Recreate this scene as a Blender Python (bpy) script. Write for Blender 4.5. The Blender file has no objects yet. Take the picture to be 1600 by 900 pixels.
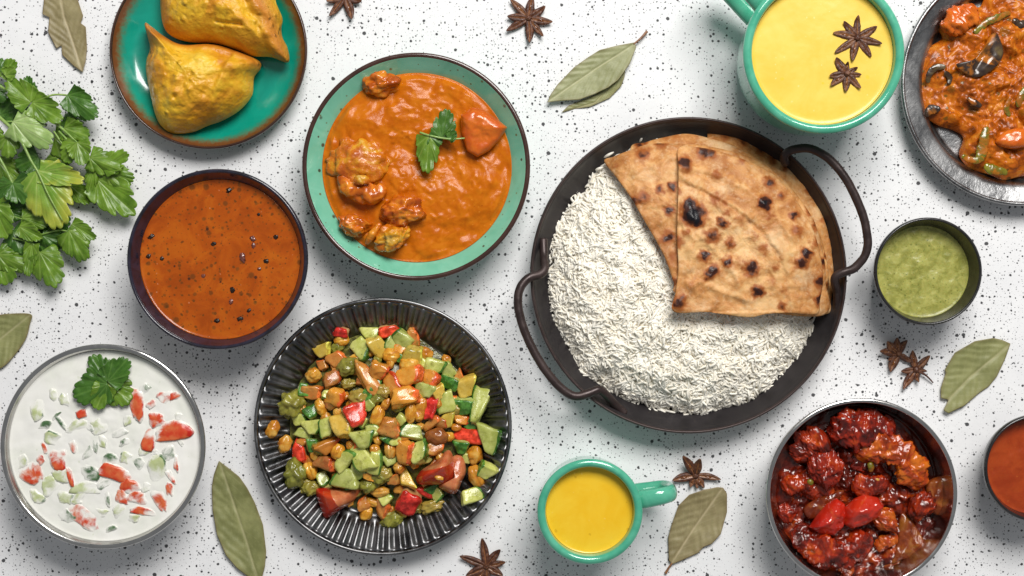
import bpy, bmesh, math, random
import numpy as np
from mathutils import Vector, Matrix

# ------------------------------------------------------------------ camera, world, light, exposure
H = 1.15                      # camera height above the tabletop (m)
S = 0.85 / 1600               # metres per photograph pixel on the tabletop
scene = bpy.context.scene
COL = scene.collection
cam_d = bpy.data.cameras.new('camera'); cam = bpy.data.objects.new('camera', cam_d); COL.objects.link(cam)
cam.location = (0, 0, H); cam.rotation_euler = (0, 0, 0)
cam_d.sensor_fit = 'HORIZONTAL'; cam_d.angle = 2 * math.atan(0.425 / H); cam_d.clip_start = 0.01; cam_d.clip_end = 50
scene.camera = cam
world = bpy.data.worlds.new('World'); scene.world = world; world.use_nodes = True
wb = world.node_tree.nodes['Background']; wb.inputs[0].default_value = (0.94, 0.97, 1.0, 1); wb.inputs[1].default_value = 0.215
def area(name, loc, target, size, power, col):
    d = bpy.data.lights.new(name, 'AREA'); d.shape = 'RECTANGLE'; d.size, d.size_y = size; d.energy = power; d.color = col
    o = bpy.data.objects.new(name, d); COL.objects.link(o); o.location = loc
    o.rotation_euler = (Vector(target) - Vector(loc)).to_track_quat('-Z', 'Y').to_euler()
    return o
area('window_softbox', (0.42, 1.25, 1.75), (0.02, 0.0, 0.0), (1.1, 0.9), 57, (1.0, 0.975, 0.94))
scene.view_settings.view_transform = 'Standard'; scene.view_settings.look = 'None'
scene.view_settings.exposure = 0.0; scene.view_settings.gamma = 1.0; scene.view_settings.use_curve_mapping = False
scene.render.engine = 'CYCLES'; scene.cycles.diffuse_bounces = 8; scene.cycles.max_bounces = 12

random.seed(7); rng = np.random.default_rng(11)

# ------------------------------------------------------------------ numeric helpers
PERM = np.random.default_rng(3).permutation(256); PERM = np.concatenate([PERM, PERM, PERM])
GR = np.random.default_rng(5).normal(size=(256, 3)); GR /= np.linalg.norm(GR, axis=1)[:, None]
def perlin(x, y, z=0.0):
    x, y, z = np.broadcast_arrays(np.asarray(x, float), np.asarray(y, float), np.asarray(z, float))
    xi, yi, zi = np.floor(x).astype(int), np.floor(y).astype(int), np.floor(z).astype(int)
    xf, yf, zf = x - xi, y - yi, z - zi
    u, v, w = [t * t * t * (t * (t * 6 - 15) + 10) for t in (xf, yf, zf)]
    def g(i, j, k):
        h = PERM[(PERM[(PERM[(xi + i) & 255] + yi + j) & 255] + zi + k) & 255]
        G = GR[h]
        return G[..., 0] * (xf - i) + G[..., 1] * (yf - j) + G[..., 2] * (zf - k)
    l = lambda a, b, t: a + (b - a) * t
    return l(l(l(g(0,0,0), g(1,0,0), u), l(g(0,1,0), g(1,1,0), u), v),
             l(l(g(0,0,1), g(1,0,1), u), l(g(0,1,1), g(1,1,1), u), v), w) * 1.5
def fbm(x, y, z=0.0, o=3, gain=0.5):
    a, f, s = 1.0, 1.0, 0
    for i in range(o):
        s = s + a * perlin(x * f + 17.3 * i, y * f - 9.1 * i, np.asarray(z) * f + 4.7 * i); a *= gain; f *= 2.03
    return s
def sst(a, b, x):
    t = np.clip((x - a) / (b - a), 0, 1); return t * t * (3 - 2 * t)
def gauss(X, Y, cx, cy, r): return np.exp(-((X - cx) ** 2 + (Y - cy) ** 2) / (r * r))
def segd(X, Y, a, b):
    a = np.array(a, float); b = np.array(b, float); d = b - a
    t = np.clip(((X - a[0]) * d[0] + (Y - a[1]) * d[1]) / (d @ d), 0, 1)
    return np.hypot(X - a[0] - t * d[0], Y - a[1] - t * d[1])
def pathd(X, Y, P): return np.min([segd(X, Y, P[i], P[i+1]) for i in range(len(P) - 1)], axis=0)
def polyin(X, Y, P):
    P = np.array(P, float); r = np.zeros(X.shape, bool); n = len(P)
    for i in range(n):
        a, b = P[i], P[(i + 1) % n]
        c = ((a[1] > Y) != (b[1] > Y))
        with np.errstate(divide='ignore', invalid='ignore'):
            r ^= c & (X < (b[0] - a[0]) * (Y - a[1]) / (b[1] - a[1]) + a[0])
    return r
def polyd(X, Y, P):            # signed distance, positive inside (px)
    d = pathd(X, Y, list(P) + [P[0]])
    return np.where(polyin(X, Y, P), d, -d)
def catmull(P, n, closed=True):
    P = np.array(P, float); k = len(P); out = []
    segs = k if closed else k - 1
    L = [np.linalg.norm(P[(i + 1) % k] - P[i]) for i in range(segs)]
    cum = np.concatenate([[0], np.cumsum(L)]); tot = cum[-1]
    for s in np.linspace(0, tot, n, endpoint=not closed):
        i = min(int(np.searchsorted(cum, s, 'right') - 1), segs - 1); t = (s - cum[i]) / max(L[i], 1e-9)
        g = (lambda j: P[j % k]) if closed else (lambda j: P[min(max(j, 0), k - 1)])
        a, b, c, d = g(i - 1), g(i), g(i + 1), g(i + 2)
        out.append(0.5 * (2*b + (c-a)*t + (2*a-5*b+4*c-d)*t*t + (3*b-a-3*c+d)*t**3))
    return np.array(out)
def linres(P, n):              # closed polyline resampled with its corners kept
    P = np.array(P, float); Q = np.vstack([P, P[:1]]); L = np.linalg.norm(np.diff(Q, axis=0), axis=1)
    cum = np.concatenate([[0], np.cumsum(L)]); s = np.linspace(0, cum[-1], n, endpoint=False)
    return np.stack([np.interp(s, cum, Q[:, 0]), np.interp(s, cum, Q[:, 1])], 1)
def WX(px, py, z=0.0):         # photograph position seen at height z -> world x, y
    k = S * (H - z) / H
    return (np.asarray(px, float) - 800) * k, (450 - np.asarray(py, float)) * k
def W(px, py, z=0.0):
    x, y = WX(px, py, z); return Vector((float(x), float(y), z))
def LN(px, z=0.0): return px * S * (H - z) / H

# ------------------------------------------------------------------ objects
ORI = {}
def tag(o, label, cat, group=None, kind=None):
    if label: o['label'] = label
    if cat: o['category'] = cat
    if group: o['group'] = group
    if kind: o['kind'] = kind
    return o
def thing(name, loc, label, cat, group=None):
    o = bpy.data.objects.new(name, None); COL.objects.link(o); o.location = loc; o.empty_display_size = 0.01
    ORI[o.name] = np.array(loc, float); return tag(o, label, cat, group)
WL = [None]                   # (height, range): how far a piece stands out of the liquid it lies in
def build(name, V, F, mat, parent=None, origin=None, smooth=True, attrs=None, mi=None):
    V = np.asarray(V, float)
    if WL[0]: attrs = dict(attrs or {}); attrs['above'] = np.clip((V[:, 2] - WL[0][0])/WL[0][1], 0, 1)
    if parent is not None: og = ORI[parent.name]
    else: og = np.array(origin, float) if origin is not None else np.array([*(0.5 * (V[:, :2].min(0) + V[:, :2].max(0))), V[:, 2].min()])
    me = bpy.data.meshes.new(name)
    me.from_pydata((V - og).tolist(), [], F)
    mats = mat if isinstance(mat, (list, tuple)) else [mat]
    for m in mats: me.materials.append(m)
    me.polygons.foreach_set('use_smooth', [smooth] * len(me.polygons))
    if mi is not None: me.polygons.foreach_set('material_index', mi)
    for k, a in (attrs or {}).items():
        at = me.attributes.new(k, 'FLOAT', 'POINT'); at.data.foreach_set('value', np.asarray(a, np.float32).ravel())
    me.update()
    bm = bmesh.new(); bm.from_mesh(me); bmesh.ops.recalc_face_normals(bm, faces=bm.faces); bm.to_mesh(me); bm.free()
    o = bpy.data.objects.new(name, me); COL.objects.link(o)
    if parent is not None: o.parent = parent
    else: o.location = og
    ORI[o.name] = og
    return o
def ringfaces(m, n, start=0, close=True):
    F = []
    for i in range(m - 1):
        a = start + i * n; b = a + n
        for j in range(n if close else n - 1):
            k = (j + 1) % n
            F.append((a + j, a + k, b + k, b + j))
    return F
def lathe(name, prof, cx, cy, mat, parent=None, n=128, rmod=None, origin=None, attrs=None):
    V, F = [], []; th = np.linspace(0, 2*math.pi, n, endpoint=False)
    rows = []
    for (r, z) in prof:
        if r < 1e-6: rows.append([len(V)]); V.append((cx, cy, z)); continue
        rows.append(list(range(len(V), len(V) + n)))
        rr, zz = (r * np.ones(n), z * np.ones(n)) if rmod is None else rmod(th, r, z)
        V += list(zip(cx + rr * np.cos(th), cy + rr * np.sin(th), zz))
    for a, b in zip(rows, rows[1:]):
        for j in range(n):
            k = (j + 1) % n
            if len(a) == 1 and len(b) == 1: continue
            if len(a) == 1: F.append((a[0], b[j], b[k]))
            elif len(b) == 1: F.append((a[j], a[k], b[0]))
            else: F.append((a[j], a[k], b[k], b[j]))
    return build(name, V, F, mat, parent, origin if origin is not None else (cx, cy, min(p[1] for p in prof)))
def rounded(prof, k=3):        # soften a profile polyline (Chaikin, ends kept)
    for _ in range(k):
        q = [prof[0]]
        for a, b in zip(prof, prof[1:]):
            q += [(a[0]*.75 + b[0]*.25, a[1]*.75 + b[1]*.25), (a[0]*.25 + b[0]*.75, a[1]*.25 + b[1]*.75)]
        q.append(prof[-1]); prof = q
    return prof
def tube(name, P, rad, mat, parent=None, n=12, sub=60, flat=1.0, attrs=None, origin=None, noise=0, smooth_path=True):
    P = catmull(P, sub, closed=False) if smooth_path else np.array(P, float)
    m = len(P); R = np.interp(np.linspace(0, 1, m), np.linspace(0, 1, len(rad)), rad) if np.ndim(rad) else np.full(m, rad)
    T = np.gradient(P, axis=0); T /= np.linalg.norm(T, axis=1)[:, None]
    V = []; up = np.array([0, 0, 1.0])
    if abs(T[0][2]) > 0.9: up = np.array([0.3, 1.0, 0])
    for i in range(m):
        a = np.cross(T[i], up); a /= max(np.linalg.norm(a), 1e-9); b = np.cross(a, T[i]); up = b
        for j in range(n):
            th = 2*math.pi*j/n; V.append(P[i] + R[i]*(math.cos(th)*a + flat*math.sin(th)*b))
    V = np.array(V)
    if noise: V += noise * np.stack([fbm(V[:,0]*120, V[:,1]*120, V[:,2]*120 + 9*k, 2) for k in range(3)], 1)
    F = ringfaces(m, n)
    V = np.vstack([V, P[0], P[-1]])
    F += [(len(V)-2, (j+1) % n, j) for j in range(n)] + [(len(V)-1, (m-1)*n+j, (m-1)*n+(j+1) % n) for j in range(n)]
    return build(name, V, F, mat, parent, origin)
def polar(O, c, T):
    X = c[0] + np.outer(T, O[:, 0] - c[0]); Y = c[1] + np.outer(T, O[:, 1] - c[1]); return X, Y
def centre(O):
    x, y = O[:, 0], O[:, 1]; x2, y2 = np.roll(x, -1), np.roll(y, -1); cr = x*y2 - x2*y; A = cr.sum()/2
    return np.array([((x+x2)*cr).sum()/(6*A), ((y+y2)*cr).sum()/(6*A)])
def blob(name, outline, z0, h, mat, parent=None, n=72, m=16, p=2.0, q=0.55, edge=0.4, disp=None, sharp=False, attr=None, c=None, zfun=None, origin=None):
    """a solid cushion: traced outline, domed top, closed underside"""
    O = linres(outline, n) if sharp else catmull(outline, n)
    c = centre(O) if c is None else np.array(c, float)
    T = np.sin(np.linspace(0, 1, m + 1)[1:] * math.pi / 2)
    X, Y = polar(O, c, T); TT = T[:, None] * np.ones_like(X)
    prof = (1 - np.clip(TT, 0, 1)**p)**q
    Z = z0 + h * (edge + (1 - edge) * prof)
    zc = z0 + h; d = disp(X, Y, TT) if disp else 0
    dc = float(disp(np.array([[c[0]]]), np.array([[c[1]]]), np.array([[0.0]]))[0, 0]) if disp else 0.0
    Z = Z + d * (1 - TT**8); zc += dc
    if zfun is not None: Z = Z + zfun(X, Y); zc += float(zfun(np.array([c[0]]), np.array([c[1]]))[0])
    Z = np.maximum(Z, z0 + 0.0002)
    T2 = np.array([0.93, 0.6, 0.2]); X2, Y2 = polar(O, c, T2)
    Z2 = np.full(X2.shape, z0); Z2[0] = z0 + h * edge * 0.25
    if zfun is not None: Z2 = Z2 + zfun(X2, Y2)
    AX = np.concatenate([X.ravel(), X2.ravel(), [c[0], c[0]]]); AY = np.concatenate([Y.ravel(), Y2.ravel(), [c[1], c[1]]])
    zb = z0 + (float(zfun(np.array([c[0]]), np.array([c[1]]))[0]) if zfun is not None else 0)
    AZ = np.concatenate([Z.ravel(), Z2.ravel(), [zc, zb]])
    wx, wy = WX(AX, AY, AZ if zfun is not None else z0 + h * 0.5)
    F = ringfaces(m + 3, n); a = len(AX) - 2
    F += [(a, j, (j+1) % n) for j in range(n)] + [(a+1, (m+2)*n + (j+1) % n, (m+2)*n + j) for j in range(n)]
    at = {k: f(AX, AY) for k, f in attr.items()} if attr else None
    return build(name, np.stack([wx, wy, AZ], 1), F, mat, parent, origin, attrs=at)
def sheet(name, outline, zf, th, mat, parent=None, n=160, m=36, attr=None, c=None, sharp=False, origin=None):
    """a thin solid sheet whose upper face follows zf(px, py)"""
    O = linres(outline, n) if sharp else catmull(outline, n)
    c = centre(O) if c is None else np.array(c, float)
    T = np.linspace(0, 1, m + 1)[1:]; X, Y = polar(O, c, T)
    AX = np.append(X.ravel(), c[0]); AY = np.append(Y.ravel(), c[1]); Z = zf(AX, AY)
    e = np.append((T[:, None] * np.ones_like(X)).ravel(), 0)
    Zt = Z - th * 0.35 * sst(0.97, 1.0, e); Zb = Z - th + th * 0.2 * sst(0.97, 1.0, e)
    k = len(AX); A2 = np.concatenate([AX, AX]); B2 = np.concatenate([AY, AY]); Z2 = np.concatenate([Zt, Zb])
    wx, wy = WX(A2, B2, np.concatenate([Zt, Zt]))
    F = ringfaces(m, n) + [(k-1, j, (j+1) % n) for j in range(n)]
    F += [tuple(v + k for v in reversed(f)) for f in F]
    o = (m-1)*n
    F += [(o+j, o+(j+1) % n, k+o+(j+1) % n, k+o+j) for j in range(n)]
    at = {q: f(A2, B2) for q, f in attr.items()} if attr else None
    return build(name, np.stack([wx, wy, Z2], 1), F, mat, parent, origin, attrs=at)
_ico = {}
def ico(sub):
    if sub not in _ico:
        bm = bmesh.new(); bmesh.ops.create_icosphere(bm, subdivisions=sub, radius=1)
        _ico[sub] = (np.array([v.co[:] for v in bm.verts]), [tuple(v.index for v in f.verts) for f in bm.faces]); bm.free()
    return _ico[sub]
def lump(name, loc, rad, mat, parent=None, rz=0, amp=0.15, freq=1.4, seed=0, sub=4, octv=3, billow=False, flat=None, tilt=0.0, origin=None, groove=0):
    V, F = ico(sub); U = V.copy(); s = seed * 7.31
    nz = fbm(U[:,0]*freq + s, U[:,1]*freq - s, U[:,2]*freq + 2*s, octv)
    if billow: nz = 0.6 - 1.7 * np.abs(nz)
    V = U * (1 + amp * nz)[:, None]
    if groove: V[:, 2] -= groove * np.exp(-(U[:,1]/0.13)**2) * np.clip(U[:,2], 0, 1)
    if flat is not None: V[:, 2] = np.maximum(V[:, 2], flat)
    V = V * np.array(rad)
    c, s_ = math.cos(rz), math.sin(rz); ct, st = math.cos(tilt), math.sin(tilt)
    V = np.stack([V[:,0]*ct + V[:,2]*st, V[:,1], -V[:,0]*st + V[:,2]*ct], 1)
    V = np.stack([V[:,0]*c - V[:,1]*s_, V[:,0]*s_ + V[:,1]*c, V[:,2]], 1) + np.array(loc)
    return build(name, V, F, mat, parent, origin)
_gc = {}
def gridcube(k):
    if k not in _gc:
        idx, V, F = {}, [], []
        def vid(p):
            q = tuple(round(t, 5) for t in p)
            if q not in idx: idx[q] = len(V); V.append(p)
            return idx[q]
        for ax in range(3):
            for sg in (-1, 1):
                for i in range(k):
                    for j in range(k):
                        f = []
                        for (a, b) in ((i, j), (i+1, j), (i+1, j+1), (i, j+1)):
                            p = [0, 0, 0]; p[ax] = sg; p[(ax+1) % 3] = -1 + 2*a/k; p[(ax+2) % 3] = -1 + 2*b/k; f.append(vid(tuple(p)))
                        F.append(tuple(f))
        _gc[k] = (np.array(V, float), F)
    return _gc[k]
def chunk(name, loc, dim, mat, rz=0, tilt=(0, 0), pn=7, amp=0.07, seed=0, k=8, parent=None, taper=0.0, shear=0.0, bulge=0.0):
    """a knife-cut cube of vegetable; attribute skin runs along its local x"""
    C, F = gridcube(k); s = seed * 3.7
    n = (np.abs(C)**pn).sum(1)**(1/pn); V = C / n[:, None] * (1 + 0.06)
    V = V + amp * np.stack([fbm(C[:,0]*0.9+s, C[:,1]*0.9, C[:,2]*0.9+9*q+s, 2) for q in range(3)], 1)
    V = V + 0.02 * np.stack([fbm(C[:,0]*4+s, C[:,1]*4, C[:,2]*4+9*q+s, 2) for q in range(3)], 1)
    V[:, 0] *= 1 - taper * V[:, 1]; V[:, 1] += shear * V[:, 0]; V[:, 0] += bulge * (1 - V[:,1]**2) * (C[:,0] > 0.5)
    V = V * (np.array(dim) / 2)
    M = Matrix.Rotation(rz, 3, 'Z') @ Matrix.Rotation(tilt[0], 3, 'X') @ Matrix.Rotation(tilt[1], 3, 'Y')
    V = V @ np.array(M).T + np.array(loc)
    return build(name, V, F, mat, parent, attrs={'skin': C[:, 0], 'skinz': C[:, 2]})
def worm(name, P, rad, mat, parent=None, amp=0.25, freq=110, seed=0, n=30, sub=46, flat=0.75, octv=4, attrs=None):
    """one continuous lumpy piece along a path (px, py, z) with radii in px"""
    Q = np.array([[*W(a, b, c)[:2], c] for a, b, c in P]); R = np.array([LN(r, 0.03) for r in rad])
    Pc = catmull(Q, sub, closed=False); t = np.linspace(0, 1, sub)
    Rr = np.interp(t, np.linspace(0, 1, len(R)), R)
    e0 = np.clip(np.linalg.norm(Pc - Pc[0], axis=1) / R[0], 0, 1); e1 = np.clip(np.linalg.norm(Pc - Pc[-1], axis=1) / R[-1], 0, 1)
    Rr = Rr * np.sqrt(1 - (1 - e0)**2 + 1e-4) * np.sqrt(1 - (1 - e1)**2 + 1e-4)
    T = np.gradient(Pc, axis=0); T /= np.linalg.norm(T, axis=1)[:, None]
    a = np.stack([-T[:,1], T[:,0], 0*T[:,0]], 1); a /= np.linalg.norm(a, axis=1)[:, None] + 1e-9; b = np.cross(T, a)
    th = np.linspace(0, 2*math.pi, n, endpoint=False)
    D = np.cos(th)[None,:,None]*a[:,None,:] + flat*np.sin(th)[None,:,None]*b[:,None,:]
    base = Pc[:,None,:] + D * Rr[:,None,None]
    nz = fbm(base[...,0]*freq+seed*3, base[...,1]*freq, base[...,2]*freq+seed, octv, 0.6)
    nz2 = np.abs(fbm(base[...,0]*freq*2.6+seed, base[...,1]*freq*2.6, base[...,2]*freq*2.6, 2))
    V = (Pc[:,None,:] + D * (Rr[:,None]*(1 + amp*nz - 0.35*amp*nz2))[...,None]).reshape(-1, 3)
    V = np.vstack([V, Pc[0], Pc[-1]]); m = sub
    F = ringfaces(m, n) + [(len(V)-2, (j+1) % n, j) for j in range(n)] + [(len(V)-1, (m-1)*n+j, (m-1)*n+(j+1) % n) for j in range(n)]
    return build(name, V, F, mat, parent)

# ------------------------------------------------------------------ materials
class NT:
    def __init__(s, name):
        s.m = bpy.data.materials.new(name); s.m.use_nodes = True; s.t = s.m.node_tree; s.b = s.t.nodes['Principled BSDF']
    def n(s, typ, ins=None, **kw):
        x = s.t.nodes.new(typ)
        for k, v in kw.items(): setattr(x, k, v)
        for k, v in (ins or {}).items(): s.set(x.inputs[k], v)
        return x
    def set(s, sock, v):
        if isinstance(v, bpy.types.NodeSocket): s.t.links.new(v, sock)
        elif isinstance(v, bpy.types.Node): s.t.links.new(v.outputs[0], sock)
        else: sock.default_value = (*v, 1) if (isinstance(v, tuple) and len(v) == 3 and sock.type == 'RGBA') else v
    def P(s, **kw):
        for k, v in kw.items(): s.set(s.b.inputs[k.replace('_', ' ')], v)
    def math(s, op, a, b=0.0, c=None):
        x = s.n('ShaderNodeMath', {0: a, 1: b}, operation=op)
        if c is not None: s.set(x.inputs[2], c)
        return x.outputs[0]
    def mix(s, f, a, b, mode='MIX'):
        x = s.n('ShaderNodeMix', data_type='RGBA', blend_type=mode)
        s.set(x.inputs['Factor'], f); s.set(x.inputs['A'], a); s.set(x.inputs['B'], b); return x.outputs['Result']
    def mr(s, v, a, b, c=0.0, d=1.0):
        x = s.n('ShaderNodeMapRange', {'Value': v, 'From Min': a, 'From Max': b, 'To Min': c, 'To Max': d}, interpolation_type='SMOOTHSTEP'); return x.outputs[0]
    def ramp(s, f, stops):
        x = s.n('ShaderNodeValToRGB', {0: f}); e = x.color_ramp.elements
        while len(e) < len(stops): e.new(0.5)
        for q, (p, c) in zip(e, stops): q.position = p; q.color = (*c, 1)
        return x.outputs[0]
    def co(s, rnd=True):
        c = s.n('ShaderNodeTexCoord').outputs['Object']
        if rnd:
            r = s.n('ShaderNodeObjectInfo').outputs['Random']
            c = s.n('ShaderNodeVectorMath', {0: c, 1: s.n('ShaderNodeCombineXYZ', {0: r, 1: s.math('MULTIPLY', r, 7.0), 2: r}).outputs[0]}, operation='ADD').outputs[0]
        return c
    def noise(s, v, scale, detail=3.0, rough=0.55, dist=0.0):
        return s.n('ShaderNodeTexNoise', {'Vector': v, 'Scale': scale, 'Detail': detail, 'Roughness': rough, 'Distortion': dist}).outputs[0]
    def vor(s, v, scale, feature='F1', dim='3D', rnd=1.0):
        return s.n('ShaderNodeTexVoronoi', {'Vector': v, 'Scale': scale, 'Randomness': rnd}, feature=feature, voronoi_dimensions=dim)
    def bump(s, h, strength, dist):
        s.set(s.b.inputs['Normal'], s.n('ShaderNodeBump', {'Height': h, 'Strength': strength, 'Distance': dist}).outputs[0])
    def attr(s, name): return s.n('ShaderNodeAttribute', attribute_name=name).outputs['Fac']
    def spots(s, v, scale, rmax, dens, soft=0.55, dim='3D'):
        x = s.vor(v, scale, dim=dim); sep = s.n('ShaderNodeSeparateColor', {0: x.outputs['Color']})
        r = s.math('MULTIPLY', s.math('ADD', s.math('MULTIPLY', s.math('MULTIPLY', sep.outputs[1], sep.outputs[1]), 0.75), 0.25), rmax)
        k = s.math('LESS_THAN', sep.outputs[0], dens)
        q = s.math('DIVIDE', x.outputs['Distance'], r)
        return s.math('MULTIPLY', s.mr(q, 1.0, soft, 0, 1), k)

def food(name, stops, scale=120, rough=0.35, bump=(300, 0.25, 0.0006), sss=0.12, radius=(0.004, 0.002, 0.001), coat=0.0, lo=0.3, hi=0.7, var=0.12, specks=None, dist=0.6, rvar=0.15, spec=0.5, film=None):
    t = NT(name); c = t.co()
    f = t.mr(t.noise(c, scale, 5, 0.6, dist), lo, hi)
    col = t.ramp(f, stops)
    if specks:
        for (sc, rm, dn, cc) in specks: col = t.mix(t.spots(c, sc, rm, dn), col, cc)
    if var and name != 'x':
        r = t.n('ShaderNodeObjectInfo').outputs['Random']
        col = t.n('ShaderNodeHueSaturation', {'Hue': t.mr(r, 0, 1, 0.5, 0.5 + 0.010*var/0.12), 'Saturation': 1.0, 'Value': t.mr(r, 0, 1, 1 - var, 1 + var), 'Color': col}).outputs[0]
    if film:
        ab = t.math('ADD', t.attr('above'), t.math('MULTIPLY', t.math('SUBTRACT', t.noise(c, 130, 4, 0.6), 0.5), 0.9))
        col = t.mix(t.mr(ab, 0.15, 0.75), film, col)
    t.P(Base_Color=col, Roughness=t.mr(t.noise(c, scale*2.3, 3), 0.3, 0.7, max(rough - rvar, 0.05), rough + rvar), Subsurface_Weight=sss, Subsurface_Radius=radius, Subsurface_Scale=1.0, Coat_Weight=coat, Coat_Roughness=0.12, Specular_IOR_Level=spec)
    if bump: t.bump(t.noise(c, bump[0], 4, 0.6), bump[1], bump[2])
    t.c = c; t.col = col
    return t

def m_table():
    t = NT('speckled_stone'); c = t.co(False)
    d = t.n('ShaderNodeVectorMath', {0: c, 1: t.n('ShaderNodeVectorMath', {0: t.n('ShaderNodeTexNoise', {'Vector': c, 'Scale': 420.0, 'Detail': 2.0}).outputs['Color'], 'Scale': 0.0011}, operation='SCALE').outputs[0]}, operation='ADD').outputs[0]
    dens = t.mr(t.noise(c, 9, 3), 0.35, 0.68, 0.28, 0.75)
    a = t.spots(d, 80, 0.155, t.math('MULTIPLY', dens, 0.95), 0.72, '2D')
    b = t.spots(d, 175, 0.24, dens, 0.65, '2D')
    e = t.spots(d, 340, 0.31, dens, 0.5, '2D')
    g = t.spots(d, 560, 0.30, dens, 0.2, '2D')
    base = t.ramp(t.noise(c, 26, 5, 0.65), [(0.3, (0.79, 0.795, 0.81)), (0.7, (0.86, 0.862, 0.87))])
    col = t.mix(t.math('MULTIPLY', g, 0.5), base, (0.25, 0.25, 0.26))
    col = t.mix(t.math('MULTIPLY', e, 0.8), col, (0.06, 0.06, 0.066))
    col = t.mix(t.math('MULTIPLY', b, 0.95), col, (0.022, 0.022, 0.026))
    col = t.mix(t.math('MULTIPLY', a, 0.93), col, (0.018, 0.018, 0.022))
    t.P(Base_Color=col, Roughness=0.62, Specular_IOR_Level=0.3)
    t.bump(t.math('SUBTRACT', t.noise(c, 240, 4), t.math('ADD', a, b)), 0.2, 0.0006)
    return t.m
def glaze(name, col, col2, rough=0.12, specks=None, scale=40, coat=0.6, bump=0.08, radial=None):
    t = NT(name); c = t.co(False); cc = t.ramp(t.noise(c, scale, 4, 0.6, 1.0), [(0.3, col), (0.7, col2)])
    if radial:                # rim glaze running into the well, by distance from the dish's own axis
        x = t.n('ShaderNodeSeparateXYZ', {0: c})
        r = t.math('SQRT', t.math('ADD', t.math('POWER', x.outputs[0], 2.0), t.math('POWER', x.outputs[1], 2.0)))
        r = t.math('ADD', r, t.math('MULTIPLY', t.math('SUBTRACT', t.noise(c, 300, 4, 0.7), 0.5), radial[0]))
        stops = radial[3]
        f = t.n('ShaderNodeMapRange', {'Value': r, 'From Min': radial[1], 'From Max': radial[2]}).outputs[0]
        rc = t.ramp(f, stops)
        cc = t.mix(t.math('GREATER_THAN', f, 0.001), cc, t.mix(t.mr(f, 0.05, 0.6), cc, rc))
    for (sc, rm, dn, c2, k) in (specks or []): cc = t.mix(t.math('MULTIPLY', t.spots(c, sc, rm, dn), k), cc, c2)
    t.P(Base_Color=cc, Roughness=t.mr(t.noise(c, 90, 3), 0.3, 0.7, rough*0.8, rough*1.5), Coat_Weight=coat, Coat_Roughness=0.06)
    t.bump(t.noise(c, 60, 3), bump, 0.001)
    return t.m
def metal(name, col, col2, rough, scale=60, metallic=1.0, bump=(200, 0.15, 0.0005), scratch=True):
    t = NT(name); c = t.co(False); n1 = t.noise(c, scale, 6, 0.65, 0.8)
    t.P(Base_Color=t.ramp(n1, [(0.3, col), (0.7, col2)]), Metallic=metallic, Roughness=t.mr(n1, 0.25, 0.75, rough*0.7, rough*1.4))
    t.bump(t.noise(c, bump[0], 5, 0.7), bump[1], bump[2])
    return t.m
def liquid(name, stops, rough=0.22, scale=30, specks=(), sss=0.15, bump=(70, 0.12, 0.0012), lo=0.3, hi=0.7, spec=0.4, radius=(0.005, 0.002, 0.001)):
    t = NT(name); c = t.co(False)
    d = t.n('ShaderNodeVectorMath', {0: c, 1: t.n('ShaderNodeVectorMath', {0: t.n('ShaderNodeTexNoise', {'Vector': c, 'Scale': 350.0, 'Detail': 2.0}).outputs['Color'], 'Scale': 0.0016}, operation='SCALE').outputs[0]}, operation='ADD').outputs[0]
    col = t.ramp(t.mr(t.noise(c, scale, 6, 0.65, 0.8), lo, hi), stops)
    for (sc, rm, dn, cc, k) in specks: col = t.mix(t.math('MULTIPLY', t.spots(d, sc, rm, dn, 0.5, '2D'), k), col, cc)
    t.P(Base_Color=col, Roughness=rough, Subsurface_Weight=sss, Subsurface_Radius=radius, Subsurface_Scale=1.0, Specular_IOR_Level=spec)
    if bump: t.bump(t.noise(c, bump[0], 4, 0.6), bump[1], bump[2])
    return t.m

MT = {}
MT['table'] = m_table()
MT['mint'] = glaze('mint_enamel', (0.15, 0.47, 0.32), (0.22, 0.57, 0.41), specks=[(100, 0.28, 0.6, (0.05, 0.03, 0.01), 0.9), (190, 0.30, 0.45, (0.14, 0.10, 0.02), 0.8)])
MT['mug'] = glaze('mug_glaze', (0.05, 0.36, 0.225), (0.12, 0.48, 0.32), specks=[(60, 0.05, 0.3, (0.05, 0.05, 0.02), 0.6)], scale=55)
MT['brown_rim'] = glaze('brown_glaze', (0.035, 0.014, 0.010), (0.06, 0.024, 0.016), rough=0.2)
MT['teal'] = glaze('teal_glaze', (0.0, 0.235, 0.165), (0.005, 0.33, 0.235), rough=0.14, scale=30, specks=[(45, 0.17, 0.5, (0.02, 0.05, 0.02), 0.8), (90, 0.2, 0.35, (0.08, 0.10, 0.02), 0.7)],
                   radial=(0.008, LN(127), LN(158), [(0.0, (0.02, 0.22, 0.13)), (0.22, (0.10, 0.12, 0.03)), (0.5, (0.17, 0.06, 0.016)), (0.85, (0.10, 0.035, 0.015)), (1.0, (0.04, 0.013, 0.01))]))
MT['navy'] = glaze('midnight_glaze', (0.005, 0.005, 0.009), (0.026, 0.023, 0.045), rough=0.16, scale=70, coat=0.5)
MT['blackglaze'] = glaze('black_glaze', (0.010, 0.010, 0.011), (0.022, 0.021, 0.022), rough=0.25, scale=120, coat=0.3)
MT['steel'] = metal('steel', (0.56, 0.55, 0.54), (0.66, 0.65, 0.63), 0.17, bump=(40, 0.05, 0.0006))
MT['dark_tin'] = metal('dark_tin', (0.085, 0.085, 0.088), (0.25, 0.25, 0.255), 0.33, scale=45, bump=(150, 0.2, 0.0006))
MT['pewter'] = metal('pewter', (0.20, 0.20, 0.205), (0.42, 0.42, 0.42), 0.33, scale=28, bump=(70, 0.5, 0.0012))
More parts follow.
